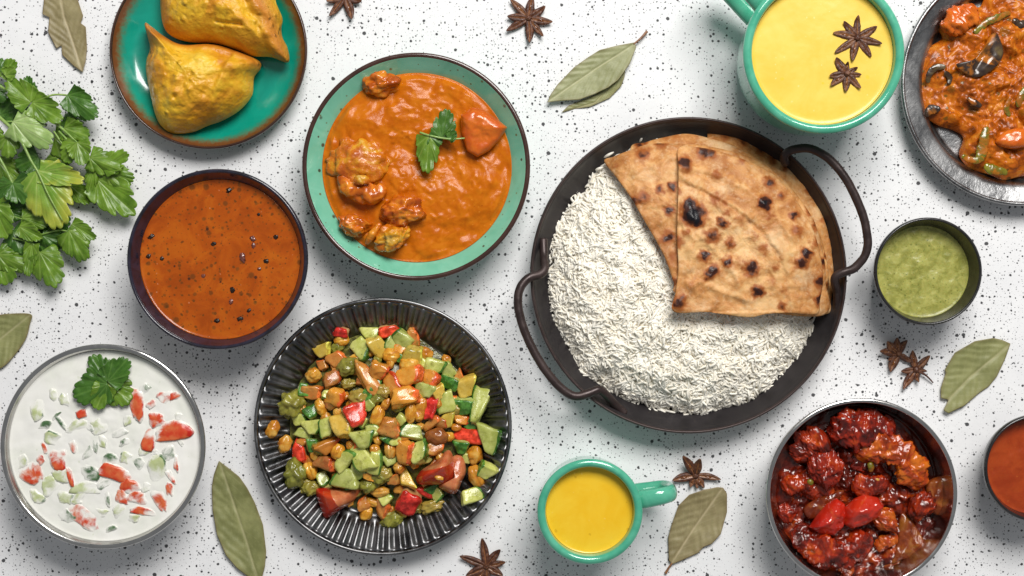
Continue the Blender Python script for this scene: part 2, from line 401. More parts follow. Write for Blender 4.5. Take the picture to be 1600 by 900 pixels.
MT['iron'] = metal('iron', (0.024, 0.021, 0.023), (0.046, 0.040, 0.042), 0.45, scale=35, metallic=0.35, bump=(350, 0.2, 0.0004))
MT['iron_rod'] = metal('iron_rod', (0.034, 0.022, 0.021), (0.065, 0.043, 0.040), 0.38, scale=60, metallic=0.4, bump=(250, 0.3, 0.0005))
MT['milk'] = liquid('turmeric_milk', [(0.0, (0.83, 0.55, 0.065)), (1.0, (0.88, 0.63, 0.11))], rough=0.24, sss=0.0, bump=(40, 0.12, 0.001), specks=[(60, 0.12, 0.25, (0.72, 0.56, 0.02), 0.6), (170, 0.16, 0.2, (0.92, 0.72, 0.24), 0.7)])
MT['lassi'] = liquid('mango_lassi', [(0.0, (0.85, 0.49, 0.014)), (1.0, (0.89, 0.57, 0.035))], rough=0.24, sss=0.0, bump=(40, 0.12, 0.001), specks=[(70, 0.12, 0.3, (0.60, 0.34, 0.01), 0.6), (170, 0.16, 0.2, (0.92, 0.60, 0.10), 0.6)])
MT['dal'] = liquid('dal_soup', [(0.0, (0.31, 0.053, 0.002)), (0.5, (0.41, 0.078, 0.003)), (1.0, (0.49, 0.115, 0.005))], rough=0.2, sss=0.05, scale=45, lo=0.25, hi=0.75,
                   specks=[(85, 0.28, 0.6, (0.13, 0.042, 0.006), 0.75), (190, 0.30, 0.55, (0.10, 0.04, 0.006), 0.75), (150, 0.30, 0.5, (0.13, 0.055, 0.008), 0.6), (75, 0.13, 0.35, (0.03, 0.014, 0.008), 0.85), (260, 0.26, 0.4, (0.20, 0.06, 0.006), 0.55), (120, 0.10, 0.12, (0.60, 0.22, 0.10), 0.8)], bump=(120, 0.15, 0.001))
MT['chutney'] = liquid('green_chutney', [(0.0, (0.23, 0.235, 0.045)), (0.5, (0.33, 0.325, 0.075)), (1.0, (0.42, 0.41, 0.11))], rough=0.3, scale=140,
                   specks=[(220, 0.22, 0.45, (0.10, 0.13, 0.012), 0.7), (420, 0.25, 0.5, (0.09, 0.12, 0.012), 0.6), (160, 0.12, 0.2, (0.42, 0.42, 0.14), 0.7)], bump=(260, 0.3, 0.0008))
MT['redsauce'] = liquid('red_sauce', [(0.0, (0.30, 0.035, 0.006)), (1.0, (0.40, 0.06, 0.010))], rough=0.25, scale=60, bump=(120, 0.2, 0.001), specks=[(150, 0.15, 0.3, (0.45, 0.12, 0.02), 0.5)])
MT['raita'] = liquid('yogurt', [(0.0, (0.80, 0.81, 0.735)), (0.5, (0.85, 0.845, 0.79)), (1.0, (0.88, 0.87, 0.83))], rough=0.35, scale=26, sss=0.0, bump=(60, 0.15, 0.0012), radius=(0.006, 0.005, 0.004),
                   specks=[(90, 0.14, 0.25, (0.66, 0.70, 0.56), 0.5)])
MT['gravy'] = liquid('curry_gravy', [(0.0, (0.47, 0.105, 0.002)), (0.5, (0.54, 0.135, 0.003)), (1.0, (0.60, 0.17, 0.006))], rough=0.24, scale=90, sss=0.0, spec=0.22, bump=(330, 0.35, 0.0008),
                   specks=[(200, 0.16, 0.25, (0.74, 0.27, 0.03), 0.5), (170, 0.14, 0.25, (0.34, 0.06, 0.004), 0.6)])
MT['chilisauce'] = liquid('chili_sauce', [(0.0, (0.030, 0.006, 0.004)), (0.6, (0.07, 0.010, 0.005)), (1.0, (0.14, 0.02, 0.007))], rough=0.12, scale=70, sss=0.0, bump=(110, 0.45, 0.0015), spec=0.6)
MT['dressing'] = liquid('green_dressing', [(0.0, (0.035, 0.035, 0.008)), (0.5, (0.09, 0.09, 0.016)), (1.0, (0.21, 0.20, 0.05))], rough=0.2, scale=110, sss=0.05, bump=(200, 0.5, 0.0015), specks=[(300, 0.2, 0.4, (0.05, 0.08, 0.01), 0.7)])
MT['vegmix'] = liquid('vegetable_gravy', [(0.0, (0.17, 0.036, 0.003)), (0.35, (0.40, 0.085, 0.003)), (0.7, (0.53, 0.135, 0.005)), (1.0, (0.62, 0.22, 0.02))], rough=0.3, spec=0.35, scale=85, sss=0.05, bump=(190, 0.35, 0.0014),
                   specks=[(48, 0.34, 0.33, (0.16, 0.075, 0.006), 0.55), (100, 0.24, 0.40, (0.085, 0.06, 0.007), 0.75), (240, 0.24, 0.3, (0.15, 0.04, 0.004), 0.7), (150, 0.14, 0.25, (0.75, 0.30, 0.05), 0.6)])
MT['rice'] = food('rice', [(0.0, (0.91, 0.855, 0.715)), (1.0, (0.95, 0.915, 0.81))], scale=90, rough=0.45, bump=None, sss=0.0, var=0).m

MT['rice'] = food('rice', [(0.0, (0.90, 0.85, 0.735)), (1.0, (0.95, 0.915, 0.825))], scale=60, rough=0.5, bump=None, sss=0.0, var=0, spec=0.3).m
def m_samosa():
    t = food('fried_pastry', [(0.0, (0.54, 0.20, 0.007)), (0.4, (0.68, 0.33, 0.012)), (0.75, (0.73, 0.42, 0.02)), (1.0, (0.78, 0.52, 0.06))], scale=30, rough=0.46, bump=None, sss=0.06, var=0.03, dist=0.6)
    c = t.c
    bl = t.vor(c, 130, 'SMOOTH_F1').outputs[0]
    t.bump(t.math('ADD', t.math('MULTIPLY', t.noise(c, 220, 4), 0.7), t.math('MULTIPLY', t.mr(bl, 0.35, 0.0), t.mr(t.noise(c, 30, 2), 0.40, 0.62))), 0.75, 0.0024)
    e = t.attr('fold')
    t.P(Base_Color=t.mix(e, t.col, t.mix(t.noise(c, 120, 3), (0.50, 0.16, 0.012), (0.62, 0.25, 0.02))), Coat_Weight=0.08, Coat_Roughness=0.3)
    return t.m
MT['samosa'] = m_samosa()
def m_bread():
    t = NT('griddled_bread'); c = t.co()
    n1 = t.mr(t.math('ADD', t.math('MULTIPLY', t.noise(c, 14, 3, 0.5, 0.5), 0.5), t.math('MULTIPLY', t.noise(c, 70, 6, 0.65, 0.8), 0.5)), 0.36, 0.64)
    col = t.ramp(n1, [(0.0, (0.40, 0.145, 0.034)), (0.5, (0.61, 0.285, 0.092)), (1.0, (0.76, 0.455, 0.19))])
    col = t.mix(t.math('MULTIPLY', t.mr(t.noise(c, 330, 3), 0.5, 0.75), 0.35), col, (0.76, 0.56, 0.34))
    col = t.mix(t.math('MULTIPLY', t.mr(t.noise(c, 33, 5, 0.7), 0.5, 0.7), 0.6), col, (0.82, 0.59, 0.34))
    br = t.mr(t.noise(c, 75, 4, 0.6), 0.58, 0.78)
    col = t.mix(t.math('MULTIPLY', br, 0.8), col, (0.40, 0.13, 0.03))
    ch = t.math('ADD', t.attr('char'), t.math('MULTIPLY', t.math('SUBTRACT', t.noise(c, 190, 4, 0.65), 0.5), 0.55))
    col = t.mix(t.mr(ch, 0.16, 0.55), col, (0.36, 0.105, 0.022))
    col = t.mix(t.mr(ch, 0.5, 0.85), col, (0.045, 0.012, 0.007))
    col = t.mix(t.mr(ch, 0.95, 1.25), col, (0.008, 0.007, 0.010))
    t.P(Base_Color=col, Roughness=t.mr(ch, 0.5, 1.1, 0.55, 0.32), Subsurface_Weight=0.06, Subsurface_Radius=(0.002, 0.001, 0.0006), Subsurface_Scale=1.0, Specular_IOR_Level=0.35)
    t.bump(t.math('ADD', t.noise(c, 150, 5, 0.65), t.math('MULTIPLY', ch, 0.25)), 0.6, 0.0014)
    return t.m
MT['bread'] = m_bread()
def m_bay(name, a, b, vein):
    t = NT(name); c = t.co(); n1 = t.mr(t.noise(c, 45, 6, 0.65), 0.3, 0.7)
    col = t.ramp(n1, [(0.0, a), (1.0, b)])
    col = t.mix(t.math('MULTIPLY', t.spots(c, 160, 0.12, 0.25), 0.6), col, tuple(x*0.45 for x in a))
    v = t.attr('vein'); col = t.mix(t.math('MULTIPLY', v, 0.75), col, vein)
    col = t.mix(t.math('MULTIPLY', t.attr('rimdry'), 0.6), col, (0.16, 0.10, 0.04))
    t.P(Base_Color=col, Roughness=0.5, Subsurface_Weight=0.05, Subsurface_Radius=(0.001, 0.001, 0.0005), Subsurface_Scale=1.0)
    t.bump(t.math('ADD', t.noise(c, 350, 5, 0.7), v), 0.3, 0.0005)
    return t.m
MT['bay_green'] = m_bay('bay_leaf_green', (0.175, 0.185, 0.062), (0.285, 0.29, 0.115), (0.40, 0.38, 0.20))
MT['bay_tan'] = m_bay('bay_leaf_tan', (0.21, 0.17, 0.075), (0.33, 0.28, 0.14), (0.48, 0.40, 0.24))
MT['bay_pale'] = m_bay('bay_leaf_pale', (0.24, 0.25, 0.11), (0.36, 0.37, 0.19), (0.46, 0.45, 0.26))
def m_leaf(name, a, b, vein, yellow=None, spec=0.45):
    t = NT(name); c = t.co(); n1 = t.mr(t.noise(c, 70, 4, 0.6), 0.3, 0.7)
    col = t.ramp(n1, [(0.0, a), (1.0, b)])
    if yellow: col = t.mix(t.math('MULTIPLY', t.mr(t.attr('along'), 0.45, 1.0), t.mr(t.noise(c, 45, 3), 0.35, 0.6)), col, yellow)
    v = t.attr('vein'); col = t.mix(t.math('MULTIPLY', v, 0.5), col, vein)
    t.P(Base_Color=col, Roughness=0.36, Subsurface_Weight=0.12, Subsurface_Radius=(0.0012, 0.002, 0.0004), Subsurface_Scale=1.0, Specular_IOR_Level=spec)
    t.bump(t.math('SUBTRACT', t.noise(c, 260, 3, 0.6), t.math('MULTIPLY', v, 0.8)), 0.35, 0.0007)
    return t.m
MT['cil_mid'] = m_leaf('coriander_green', (0.075, 0.160, 0.010), (0.155, 0.275, 0.022), (0.26, 0.38, 0.08))
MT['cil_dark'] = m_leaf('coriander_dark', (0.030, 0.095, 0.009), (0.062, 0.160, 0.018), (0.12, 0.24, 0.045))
MT['cil_pale'] = m_leaf('coriander_pale', (0.23, 0.36, 0.10), (0.33, 0.46, 0.16), (0.46, 0.56, 0.26))
MT['cil_yellow'] = m_leaf('coriander_yellowing', (0.13, 0.27, 0.025), (0.22, 0.36, 0.05), (0.38, 0.47, 0.12), yellow=(0.40, 0.42, 0.05))
MT['stem'] = food('coriander_stem', [(0.0, (0.17, 0.30, 0.05)), (1.0, (0.30, 0.44, 0.12))], rough=0.35, sss=0.15, var=0.05).m
MT['anise'] = food('star_anise', [(0.0, (0.050, 0.014, 0.007)), (0.5, (0.095, 0.030, 0.014)), (1.0, (0.19, 0.075, 0.036))], scale=190, rough=0.5, sss=0, bump=(420, 0.7, 0.0008), var=0.08).m
MT['anise_in'] = food('star_anise_inside', [(0.0, (0.17, 0.065, 0.026)), (1.0, (0.30, 0.13, 0.055))], scale=300, rough=0.4, sss=0, var=0.05).m
MT['anise_seed'] = food('star_anise_seed', [(0.0, (0.12, 0.035, 0.012)), (1.0, (0.20, 0.07, 0.02))], rough=0.12, sss=0, bump=None, var=0.05).m

def m_cuc(name, flesh, flesh2, skin, axis='skin', coated=0.0, thr=0.86, hv=-0.014):
    t = NT(name); c = t.co(); r = t.n('ShaderNodeObjectInfo').outputs['Random']
    f = t.mr(t.noise(c, 170, 5, 0.65, 0.5), 0.3, 0.7); col = t.mix(f, flesh, flesh2)
    a = t.math('ADD', t.attr(axis), t.math('MULTIPLY', t.math('SUBTRACT', t.noise(c, 150, 3), 0.5), 0.16))
    sk = t.mix(t.mr(t.noise(c, 220, 3), 0.4, 0.65), skin, tuple(min(1, x*2.3 + 0.02) for x in skin))
    col = t.mix(t.math('MULTIPLY', t.mr(a, 0.1, 0.85), 0.5), col, tuple(x*0.55 + y*0.45 for x, y in zip(flesh, skin)))
    col = t.mix(t.mr(a, thr - 0.06, thr + 0.05), col, sk)
    if coated:
        k = t.mr(t.noise(c, 95, 5, 0.7), 0.62 - coated*0.35, 0.80 - coated*0.3)
        col = t.mix(t.math('MULTIPLY', k, 0.8), col, t.mix(t.noise(c, 500, 3), (0.10, 0.11, 0.012), (0.23, 0.20, 0.04)))
    col = t.mix(t.math('MULTIPLY', t.spots(c, 420, 0.34, 0.30), 0.75), col, (0.055, 0.06, 0.008))
    col = t.mix(t.math('MULTIPLY', t.mr(t.noise(c, 210, 4, 0.7), 0.55, 0.75), 0.35), col, tuple(x*0.55 for x in flesh))
    col = t.n('ShaderNodeHueSaturation', {'Hue': t.mr(r, 0, 1, 0.5, 0.5 + hv), 'Saturation': 1.0, 'Value': t.mr(r, 0, 1, 0.82, 1.12), 'Color': col}).outputs[0]
    if name == 'herb_coated': col = t.mix(t.mr(t.math('FRACT', t.math('MULTIPLY', r, 7.0)), 0.2, 0.9), col, t.mix(t.noise(c, 140, 3), (0.34, 0.15, 0.02), (0.46, 0.40, 0.08)))
    t.P(Base_Color=col, Roughness=t.mr(t.noise(c, 200, 3), 0.3, 0.7, 0.10, 0.34), Coat_Weight=0.25, Coat_Roughness=0.08, Subsurface_Weight=0.04, Subsurface_Radius=(0.002, 0.002, 0.001), Subsurface_Scale=1.0)
    t.bump(t.noise(c, 420, 4, 0.65), 0.4, 0.0007)
    return t.m
MT['cuc'] = m_cuc('cucumber', (0.42, 0.47, 0.085), (0.60, 0.63, 0.20), (0.035, 0.115, 0.010), coated=0.22, thr=0.8)
MT['cuc_skin'] = m_cuc('cucumber_skin_up', (0.33, 0.42, 0.09), (0.46, 0.54, 0.17), (0.035, 0.13, 0.012), axis='skinz', thr=0.7)
MT['potato'] = m_cuc('yellow_potato', (0.60, 0.41, 0.045), (0.70, 0.52, 0.10), (0.60, 0.42, 0.05), coated=0.28)
MT['pepper'] = m_cuc('red_pepper', (0.52, 0.24, 0.09), (0.58, 0.33, 0.14), (0.50, 0.014, 0.008), axis='skinz', thr=0.35, hv=0.008)
MT['orange'] = m_cuc('orange_tomato', (0.62, 0.20, 0.02), (0.70, 0.30, 0.05), (0.52, 0.05, 0.01), coated=0.12, thr=0.7, hv=0.01)
MT['tan'] = m_cuc('dressed_tomato_flesh', (0.46, 0.125, 0.025), (0.58, 0.25, 0.06), (0.46, 0.07, 0.012), coated=0.32, thr=0.8, hv=0.01)
MT['herb'] = m_cuc('herb_coated', (0.20, 0.21, 0.02), (0.36, 0.36, 0.06), (0.10, 0.14, 0.015), coated=0.6)
MT['nut'] = food('roasted_peanut', [(0.0, (0.44, 0.13, 0.015)), (0.5, (0.62, 0.25, 0.022)), (1.0, (0.70, 0.40, 0.09))], scale=110, rough=0.22, bump=(250, 0.25, 0.0006), sss=0.12, specks=[(260, 0.2, 0.25, (0.16, 0.13, 0.015))]).m
MT['nut_brown'] = food('roasted_peanut_skin_on', [(0.0, (0.20, 0.05, 0.012)), (1.0, (0.40, 0.13, 0.03))], scale=110, rough=0.16, bump=(250, 0.2, 0.0006), sss=0.05).m
def m_tomato():
    t = NT('tomato'); c = t.co(); a = t.math('ADD', t.attr('skin'), t.math('MULTIPLY', t.math('SUBTRACT', t.noise(c, 130, 3), 0.5), 0.25))
    fl = t.ramp(t.mr(t.noise(c, 130, 4), 0.3, 0.7), [(0.0, (0.46, 0.10, 0.035)), (1.0, (0.60, 0.22, 0.09))])
    sk = t.ramp(t.mr(t.noise(c, 60, 3), 0.3, 0.7), [(0.0, (0.48, 0.018, 0.008)), (1.0, (0.56, 0.060, 0.014))])
    col = t.mix(t.mr(a, -0.06, 0.06), fl, sk)
    col = t.mix(t.math('MULTIPLY', t.spots(c, 240, 0.16, 0.2), 0.7), col, (0.12, 0.08, 0.01))
    t.P(Base_Color=col, Roughness=0.2, Subsurface_Weight=0.15, Subsurface_Radius=(0.004, 0.001, 0.0006), Subsurface_Scale=1.0)
    t.bump(t.math('MULTIPLY', t.noise(c, 330, 4), t.mr(a, 0.1, -0.1, 0.15, 1.0)), 0.4, 0.0006)
    return t.m
MT['tomato'] = m_tomato()
YOG = (0.85, 0.845, 0.79)
def m_milky(name, a, b, skin, axis='skin'):
    t = NT(name); c = t.co(); col = t.mix(t.mr(t.noise(c, 120, 4), 0.35, 0.65), a, b)
    col = t.mix(t.mr(t.attr(axis), 0.75, 0.9), col, skin)
    k = t.mr(t.math('SUBTRACT', t.math('ADD', 0.60, t.math('MULTIPLY', t.math('SUBTRACT', t.noise(c, 110, 5, 0.65, 0.5), 0.5), 1.3)), t.math('MULTIPLY', t.attr('above'), 0.75)), 0.05, 0.5)
    col = t.mix(t.math('MULTIPLY', k, 0.97), col, YOG)
    t.P(Base_Color=col, Roughness=0.3, Subsurface_Weight=0.0, Subsurface_Radius=(0.003, 0.002, 0.001), Subsurface_Scale=1.0)
    t.bump(t.noise(c, 260, 3), 0.3, 0.0006); return t.m
MT['rt'] = m_milky('tomato_in_yogurt', (0.60, 0.05, 0.016), (0.66, 0.15, 0.05), (0.52, 0.018, 0.008))
MT['rc'] = m_milky('cucumber_in_yogurt', (0.46, 0.52, 0.24), (0.56, 0.62, 0.36), (0.06, 0.14, 0.04))
MT['rd'] = m_milky('cucumber_skin_in_yogurt', (0.05, 0.12, 0.045), (0.10, 0.19, 0.08), (0.05, 0.12, 0.04))
MT['curry_chunk'] = food('gravy_coated_chunk', [(0.0, (0.36, 0.055, 0.003)), (0.5, (0.58, 0.13, 0.006)), (1.0, (0.70, 0.26, 0.02))], scale=80, rough=0.2, bump=(230, 0.3, 0.001), coat=0.15, var=0.06, film=(0.55, 0.130, 0.003)).m
MT['cauli'] = food('turmeric_cauliflower', [(0.0, (0.42, 0.075, 0.002)), (0.55, (0.58, 0.16, 0.005)), (0.82, (0.66, 0.30, 0.012)), (1.0, (0.70, 0.46, 0.12))], scale=48, rough=0.28, bump=(260, 0.6, 0.0018), coat=0.3, var=0.04, specks=[(130, 0.14, 0.2, (0.14, 0.04, 0.015))], film=(0.55, 0.130, 0.003)).m
MT['pumpkin'] = food('orange_carrot', [(0.0, (0.55, 0.075, 0.004)), (1.0, (0.68, 0.155, 0.010))], scale=60, rough=0.25, bump=(260, 0.25, 0.0008), coat=0.3, var=0.05).m
MT['chilimix'] = food('chili_shreds', [(0.0, (0.045, 0.005, 0.003)), (0.45, (0.15, 0.012, 0.004)), (0.75, (0.30, 0.028, 0.005)), (1.0, (0.46, 0.08, 0.008))], scale=70, rough=0.14, bump=(160, 0.45, 0.0018), sss=0.0, coat=0.6, lo=0.3, hi=0.72, var=0).m
MT['chicken'] = food('chili_coated_chicken', [(0.0, (0.055, 0.005, 0.003)), (0.35, (0.17, 0.009, 0.003)), (0.70, (0.36, 0.021, 0.004)), (1.0, (0.54, 0.075, 0.006))], scale=75, rough=0.2, bump=(200, 0.4, 0.0016), sss=0.03, coat=0.35, lo=0.30, hi=0.74, var=0.04).m
MT['chicken_light'] = food('fried_chicken_golden', [(0.0, (0.14, 0.010, 0.003)), (0.45, (0.38, 0.030, 0.004)), (1.0, (0.60, 0.125, 0.009))], scale=80, rough=0.22, bump=(200, 0.45, 0.0016), sss=0.03, coat=0.35, var=0.08).m
MT['redpep'] = food('glossy_red_pepper', [(0.0, (0.46, 0.012, 0.006)), (0.75, (0.56, 0.025, 0.010)), (1.0, (0.60, 0.11, 0.02))], scale=40, rough=0.1, bump=(160, 0.12, 0.0008), coat=0.7, var=0.03).m
MT['onion'] = food('sauced_onion', [(0.0, (0.11, 0.010, 0.003)), (0.55, (0.21, 0.030, 0.006)), (1.0, (0.31, 0.095, 0.018))], scale=75, rough=0.22, bump=(150, 0.4, 0.0012), sss=0.0, coat=0.3).m
MT['greenpep'] = food('cooked_green_pepper', [(0.0, (0.42, 0.095, 0.004)), (0.38, (0.30, 0.10, 0.005)), (0.56, (0.13, 0.10, 0.006)), (1.0, (0.21, 0.185, 0.015))], scale=70, rough=0.25, bump=(160, 0.3, 0.001), coat=0.4).m
MT['eggplant'] = food('eggplant_skin', [(0.0, (0.40, 0.09, 0.004)), (0.16, (0.16, 0.05, 0.01)), (0.30, (0.025, 0.013, 0.011)), (0.7, (0.055, 0.030, 0.016)), (1.0, (0.13, 0.085, 0.03))], scale=45, rough=0.26, bump=(120, 0.25, 0.001), sss=0, coat=0.2).m
MT['bean'] = food('red_bean', [(0.0, (0.10, 0.02, 0.015)), (1.0, (0.26, 0.08, 0.06))], scale=150, rough=0.2, sss=0.05, coat=0.5).m
MT['peppercorn'] = food('dark_spice', [(0.0, (0.012, 0.007, 0.005)), (1.0, (0.04, 0.018, 0.010))], scale=200, rough=0.25, sss=0).m

# ================================================================== setting
e = 2.2
tab = build('tabletop', [(-e, -e, -0.02), (e, -e, -0.02), (e, e, -0.02), (-e, e, -0.02), (-e, -e, 0), (e, -e, 0), (e, e, 0), (-e, e, 0)],
            [(0, 3, 2, 1), (4, 5, 6, 7), (0, 1, 5, 4), (1, 2, 6, 5), (2, 3, 7, 6), (3, 0, 4, 7)], MT['table'], origin=(0, 0, 0), smooth=False)
tab['kind'] = 'structure'; tab['label'] = 'white stone tabletop with black speckles'

# ================================================================== dishes
def axis(px, py, z): v = W(px, py, z); return v.x, v.y
def bowl_prof(R, zr, th, rl, zl, foot, zin):
    """inner wall from the lip through (rl, zl) down to the well"""
    dr = (R - th - rl); dz = zr - zl
    return rounded([(R - th, zr - 0.001), (R - th - dr*0.35, zr - dz*0.42), (rl, zl), (rl - dr*0.35, zl - dz*0.5), (rl*0.86, zl*0.42 + zin*0.3), (rl*0.6, zin), (0, zin)], 2)
def bowl(name, px, py, rpx, zr, label, mat, rlpx, zl, rimmat=None, th=0.0028, foot=0.5, lip=0.0, rim_h=0.004, zin=0.006, cat='bowl', group=None):
    cx, cy = axis(px, py, zr); R = LN(rpx, zr); t = thing(name, (cx, cy, 0), label, cat, group); rl = LN(rlpx, zl)
    inn = bowl_prof(R, zr, th, rl, zl, foot, zin)
    out = [(r + th*0.9, max(z - th*0.45, 0.0025)) for r, z in inn[::-1] if r > R*foot]
    lathe('body', [(0, 0.0012), (R*foot - 0.004, 0.0012), (R*foot - 0.003, 0.0), (R*foot, 0.0), (R*foot + 0.0004, 0.002)] + out + inn, cx, cy, mat, t)
    k = rim_h; a = R - th - lip*0.5
    lathe('rim', rounded([(a + 0.0002, zr - k*1.2), (a - 0.0002, zr - k*0.3), (a + (R - a)*0.3, zr), (a + (R - a)*0.7, zr), (R + 0.0003, zr - k*0.3), (R + 0.0003, zr - k*1.3), (R - th*0.5, zr - k*1.45)], 2), cx, cy, rimmat or mat, t)
    zs = [p[1] for p in inn][::-1]; rs = [p[0] for p in inn][::-1]
    return t, cx, cy, R, float(np.interp(zl, zs, rs))
def pool(name, cx, cy, r, z, mat, label, cat, hf=None, m=70, n=160, men=0.0012, depth=0.004, flat=True):
    """a liquid surface with a meniscus climbing the wall; hf(x, y) local relief in metres"""
    T = np.linspace(0, 1, m + 1)[1:]; th = np.linspace(0, 2*math.pi, n, endpoint=False)
    X = np.outer(T, np.cos(th)) * r; Y = np.outer(T, np.sin(th)) * r
    rr = T[:, None] * r * np.ones_like(X)
    fade = 1 - sst(r - 0.006, r - 0.0005, rr)
    Z = z + (hf(X, Y) * fade if hf else 0) + men * np.exp(-(r - rr) / 0.0013)
    V = np.stack([X.ravel() + cx, Y.ravel() + cy, Z.ravel()], 1)
    zc = z + (float(hf(np.array([0.0]), np.array([0.0]))[0]) if hf else 0)
    k = len(V); low = np.stack([0.97*r*np.cos(th) + cx, 0.97*r*np.sin(th) + cy, np.full(n, z - depth)], 1)
    V = np.vstack([V, low, [cx, cy, zc], [cx, cy, z - depth]])
    F = ringfaces(m + 1, n) + [(k + n, j, (j+1) % n) for j in range(n)] + [(k + n + 1, k + (j+1) % n, k + j) for j in range(n)]
    return tag(build(name, V, F, mat), label, cat)
def ripple(amp, sc, seed=0): return lambda x, y: amp * fbm(x*sc + seed, y*sc - seed, seed, 3)

# ---- dal bowl
zr = 0.058
t, cx, cy, R, rl = bowl('soup_bowl', 339, 405, 141, zr, 'midnight blue glazed bowl holding orange-brown lentil soup', MT['navy'], 124, 0.046)
zl = 0.046
pool('lentil_soup', cx, cy, rl + 0.0003, zl, MT['dal'], 'orange-brown lentil soup with dark herb flecks in the dark bowl', 'soup', ripple(0.0003, 60))
for (px, py, a, b, rz, k) in [(379, 403, 6, 10, 0.2, 'bean'), (395, 373, 5, 6, .5, 'bean'), (396, 383, 4, 5, .1, 'bean'), (334, 381, 6, 4, .4, 'peppercorn'), (363, 453, 4.5, 6, 0, 'peppercorn'), (431, 370, 5, 4, 0, 'peppercorn'),
                              (253, 404, 4, 4, 0, 'peppercorn'), (358, 297, 6, 5, .3, 'peppercorn'), (375, 498, 6, 4, .2, 'peppercorn'), (236, 370, 7, 4, .5, 'peppercorn'), (361, 471, 4, 5, 0, 'bean'), (318, 431, 4.5, 3.5, 0, 'bean'),
                              (339, 501, 6, 4, 0, 'peppercorn'), (416, 408, 5, 4, 0, 'peppercorn'), (389, 485, 5, 3, .6, 'peppercorn'), (405, 420, 4, 3, 0, 'bean'), (232, 400, 6, 4, .6, 'peppercorn'), (404, 335, 3, 3, 0, 'peppercorn')]:
    zz = zl + 0.0002; v = W(px, py, zz)
    o = lump('kidney_bean' if k == 'bean' else 'spice_fleck', v, (LN(a)*0.72, LN(b)*0.72, LN(min(a, b))*0.32), MT[k], rz=rz, amp=0.55, freq=1.8, seed=px, sub=3)
    if k == 'bean': tag(o, 'small reddish bean surfacing in the lentil soup', 'bean', 'beans in the lentil soup')
    else: tag(o, 'dark spice fleck floating on the lentil soup', 'spice', 'spice flecks in the lentil soup')

# ---- mint curry bowl
zr = 0.042
t, cxc, cyc, Rc, rl = bowl('curry_bowl', 650, 260, 178, zr, 'mint green speckled bowl with dark brown rim holding orange curry', MT['mint'], 147, 0.030, MT['brown_rim'], th=0.0036, rim_h=0.0030)
zc_ = 0.030
def gravy(x, y):
    px = 800 + (x + cxc) / (S*(H-zc_)/H); py = 450 - (y + cyc) / (S*(H-zc_)/H)
    wx = fbm(x*45, y*45, 3, 2)*0.005; wy = fbm(x*45, y*45, 9, 2)*0.005
    z = 0.0024*fbm((x+wx)*46, (y+wy)*46, 1, 3, 0.5) + 0.0012*np.clip(fbm(x*140, y*140, 5, 2) - 0.1, 0, 1)
    rr = np.hypot(px - 690, py - 265); an = np.arctan2(py - 265, px - 690)
    z = z + 0.0006*np.sin(rr/9.0 + 2*fbm(x*30, y*30, 2, 2)) * sst(45, 80, rr) * np.exp(-((an - 0.75)/0.75)**2)
    for (a, b, r, h) in [(590, 190, 42, 4.5), (650, 150, 45, 3.0), (705, 150, 30, 2.5), (620, 275, 20, 2.2), (740, 300, 40, 2.5), (690, 320, 36, 2.0), (560, 250, 70, 2.5), (620, 325, 60, 2.5), (665, 215, 34, 2.4), (770, 290, 22, 2.0), (540, 180, 20, 1.5), (765, 330, 20, 1.8)]:
        z = z + h*0.0015*gauss(px, py, a, b, r)
    return z
pool('curry_gravy', cxc, cyc, rl + 0.0002, zc_, MT['gravy'], 'thick orange curry gravy filling the mint bowl', 'curry', gravy, m=110, n=220, men=0.0006)
# pieces in the curry
WL[0] = (zc_ + 0.002, 0.007)
o = lump('cauliflower_floret', W(563, 256, 0.032), (LN(46), LN(41), 0.0125), MT['cauli'], amp=0.24, freq=1.9, seed=2, sub=5, octv=5)
tag(o, 'large yellow turmeric cauliflower floret half sunk in the orange curry', 'cauliflower')
o = worm('cauliflower_stalk', [(530, 272, 0.036), (548, 295, 0.039), (585, 302, 0.040), (602, 290, 0.038)], [9, 15, 16, 8], MT['curry_chunk'], amp=0.3, seed=4); tag(o, 'curved stalk of cauliflower at the foot of the large yellow floret', 'cauliflower')
o = worm('cauliflower_crumb', [(553, 283, 0.045), (566, 281, 0.047), (578, 283, 0.044)], [5, 8, 5], MT['cauli'], amp=0.4, seed=9); tag(o, 'pale cream cauliflower crumb lying on the large floret', 'cauliflower')
CH = [(628, 331, 32, 24, 0.015, 0.2, 'orange gravy coated chunk below the cauliflower floret, biggest of its cluster'), (554, 352, 23, 17, 0.011, -0.2, 'rounded gravy coated chunk beside the wall of the mint bowl'),
      (614, 371, 26, 20, 0.012, 0.5, 'knobbly yellow-orange chunk under the biggest curry chunk'), (597, 131, 27, 18, 0.012, 0.1, 'yellow-orange chunk at the rim of the curry bowl, apart from the other chunks')]
for i, (px, py, a, b, h, rz, lb) in enumerate(CH):
    o = lump('curry_chunk', W(px, py, 0.035), (LN(a), LN(b), h), MT['curry_chunk' if i < 2 else 'cauli'] if i != 3 else MT['curry_chunk'], rz=rz, amp=0.34, freq=1.3, seed=i + 3, sub=5, octv=4); tag(o, lb, 'vegetable')
o = worm('curry_sliver', [(573, 381, 0.036), (582, 366, 0.040), (595, 348, 0.041)], [4, 7, 4], MT['curry_chunk'], amp=0.2, seed=5, flat=1.3); tag(o, 'thin upright sliver of vegetable between two curry chunks', 'vegetable')
def pk(X, Y, T): return 0.003*sst(20, -14, (X-735)*0.35 + (Y-190)*0.9 + 12) * 0 + 0.0012*fbm(X*0.05, Y*0.05, 3, 3) + 0.004*np.exp(-(segd(X, Y, (722, 182), (786, 204))/16)**2)
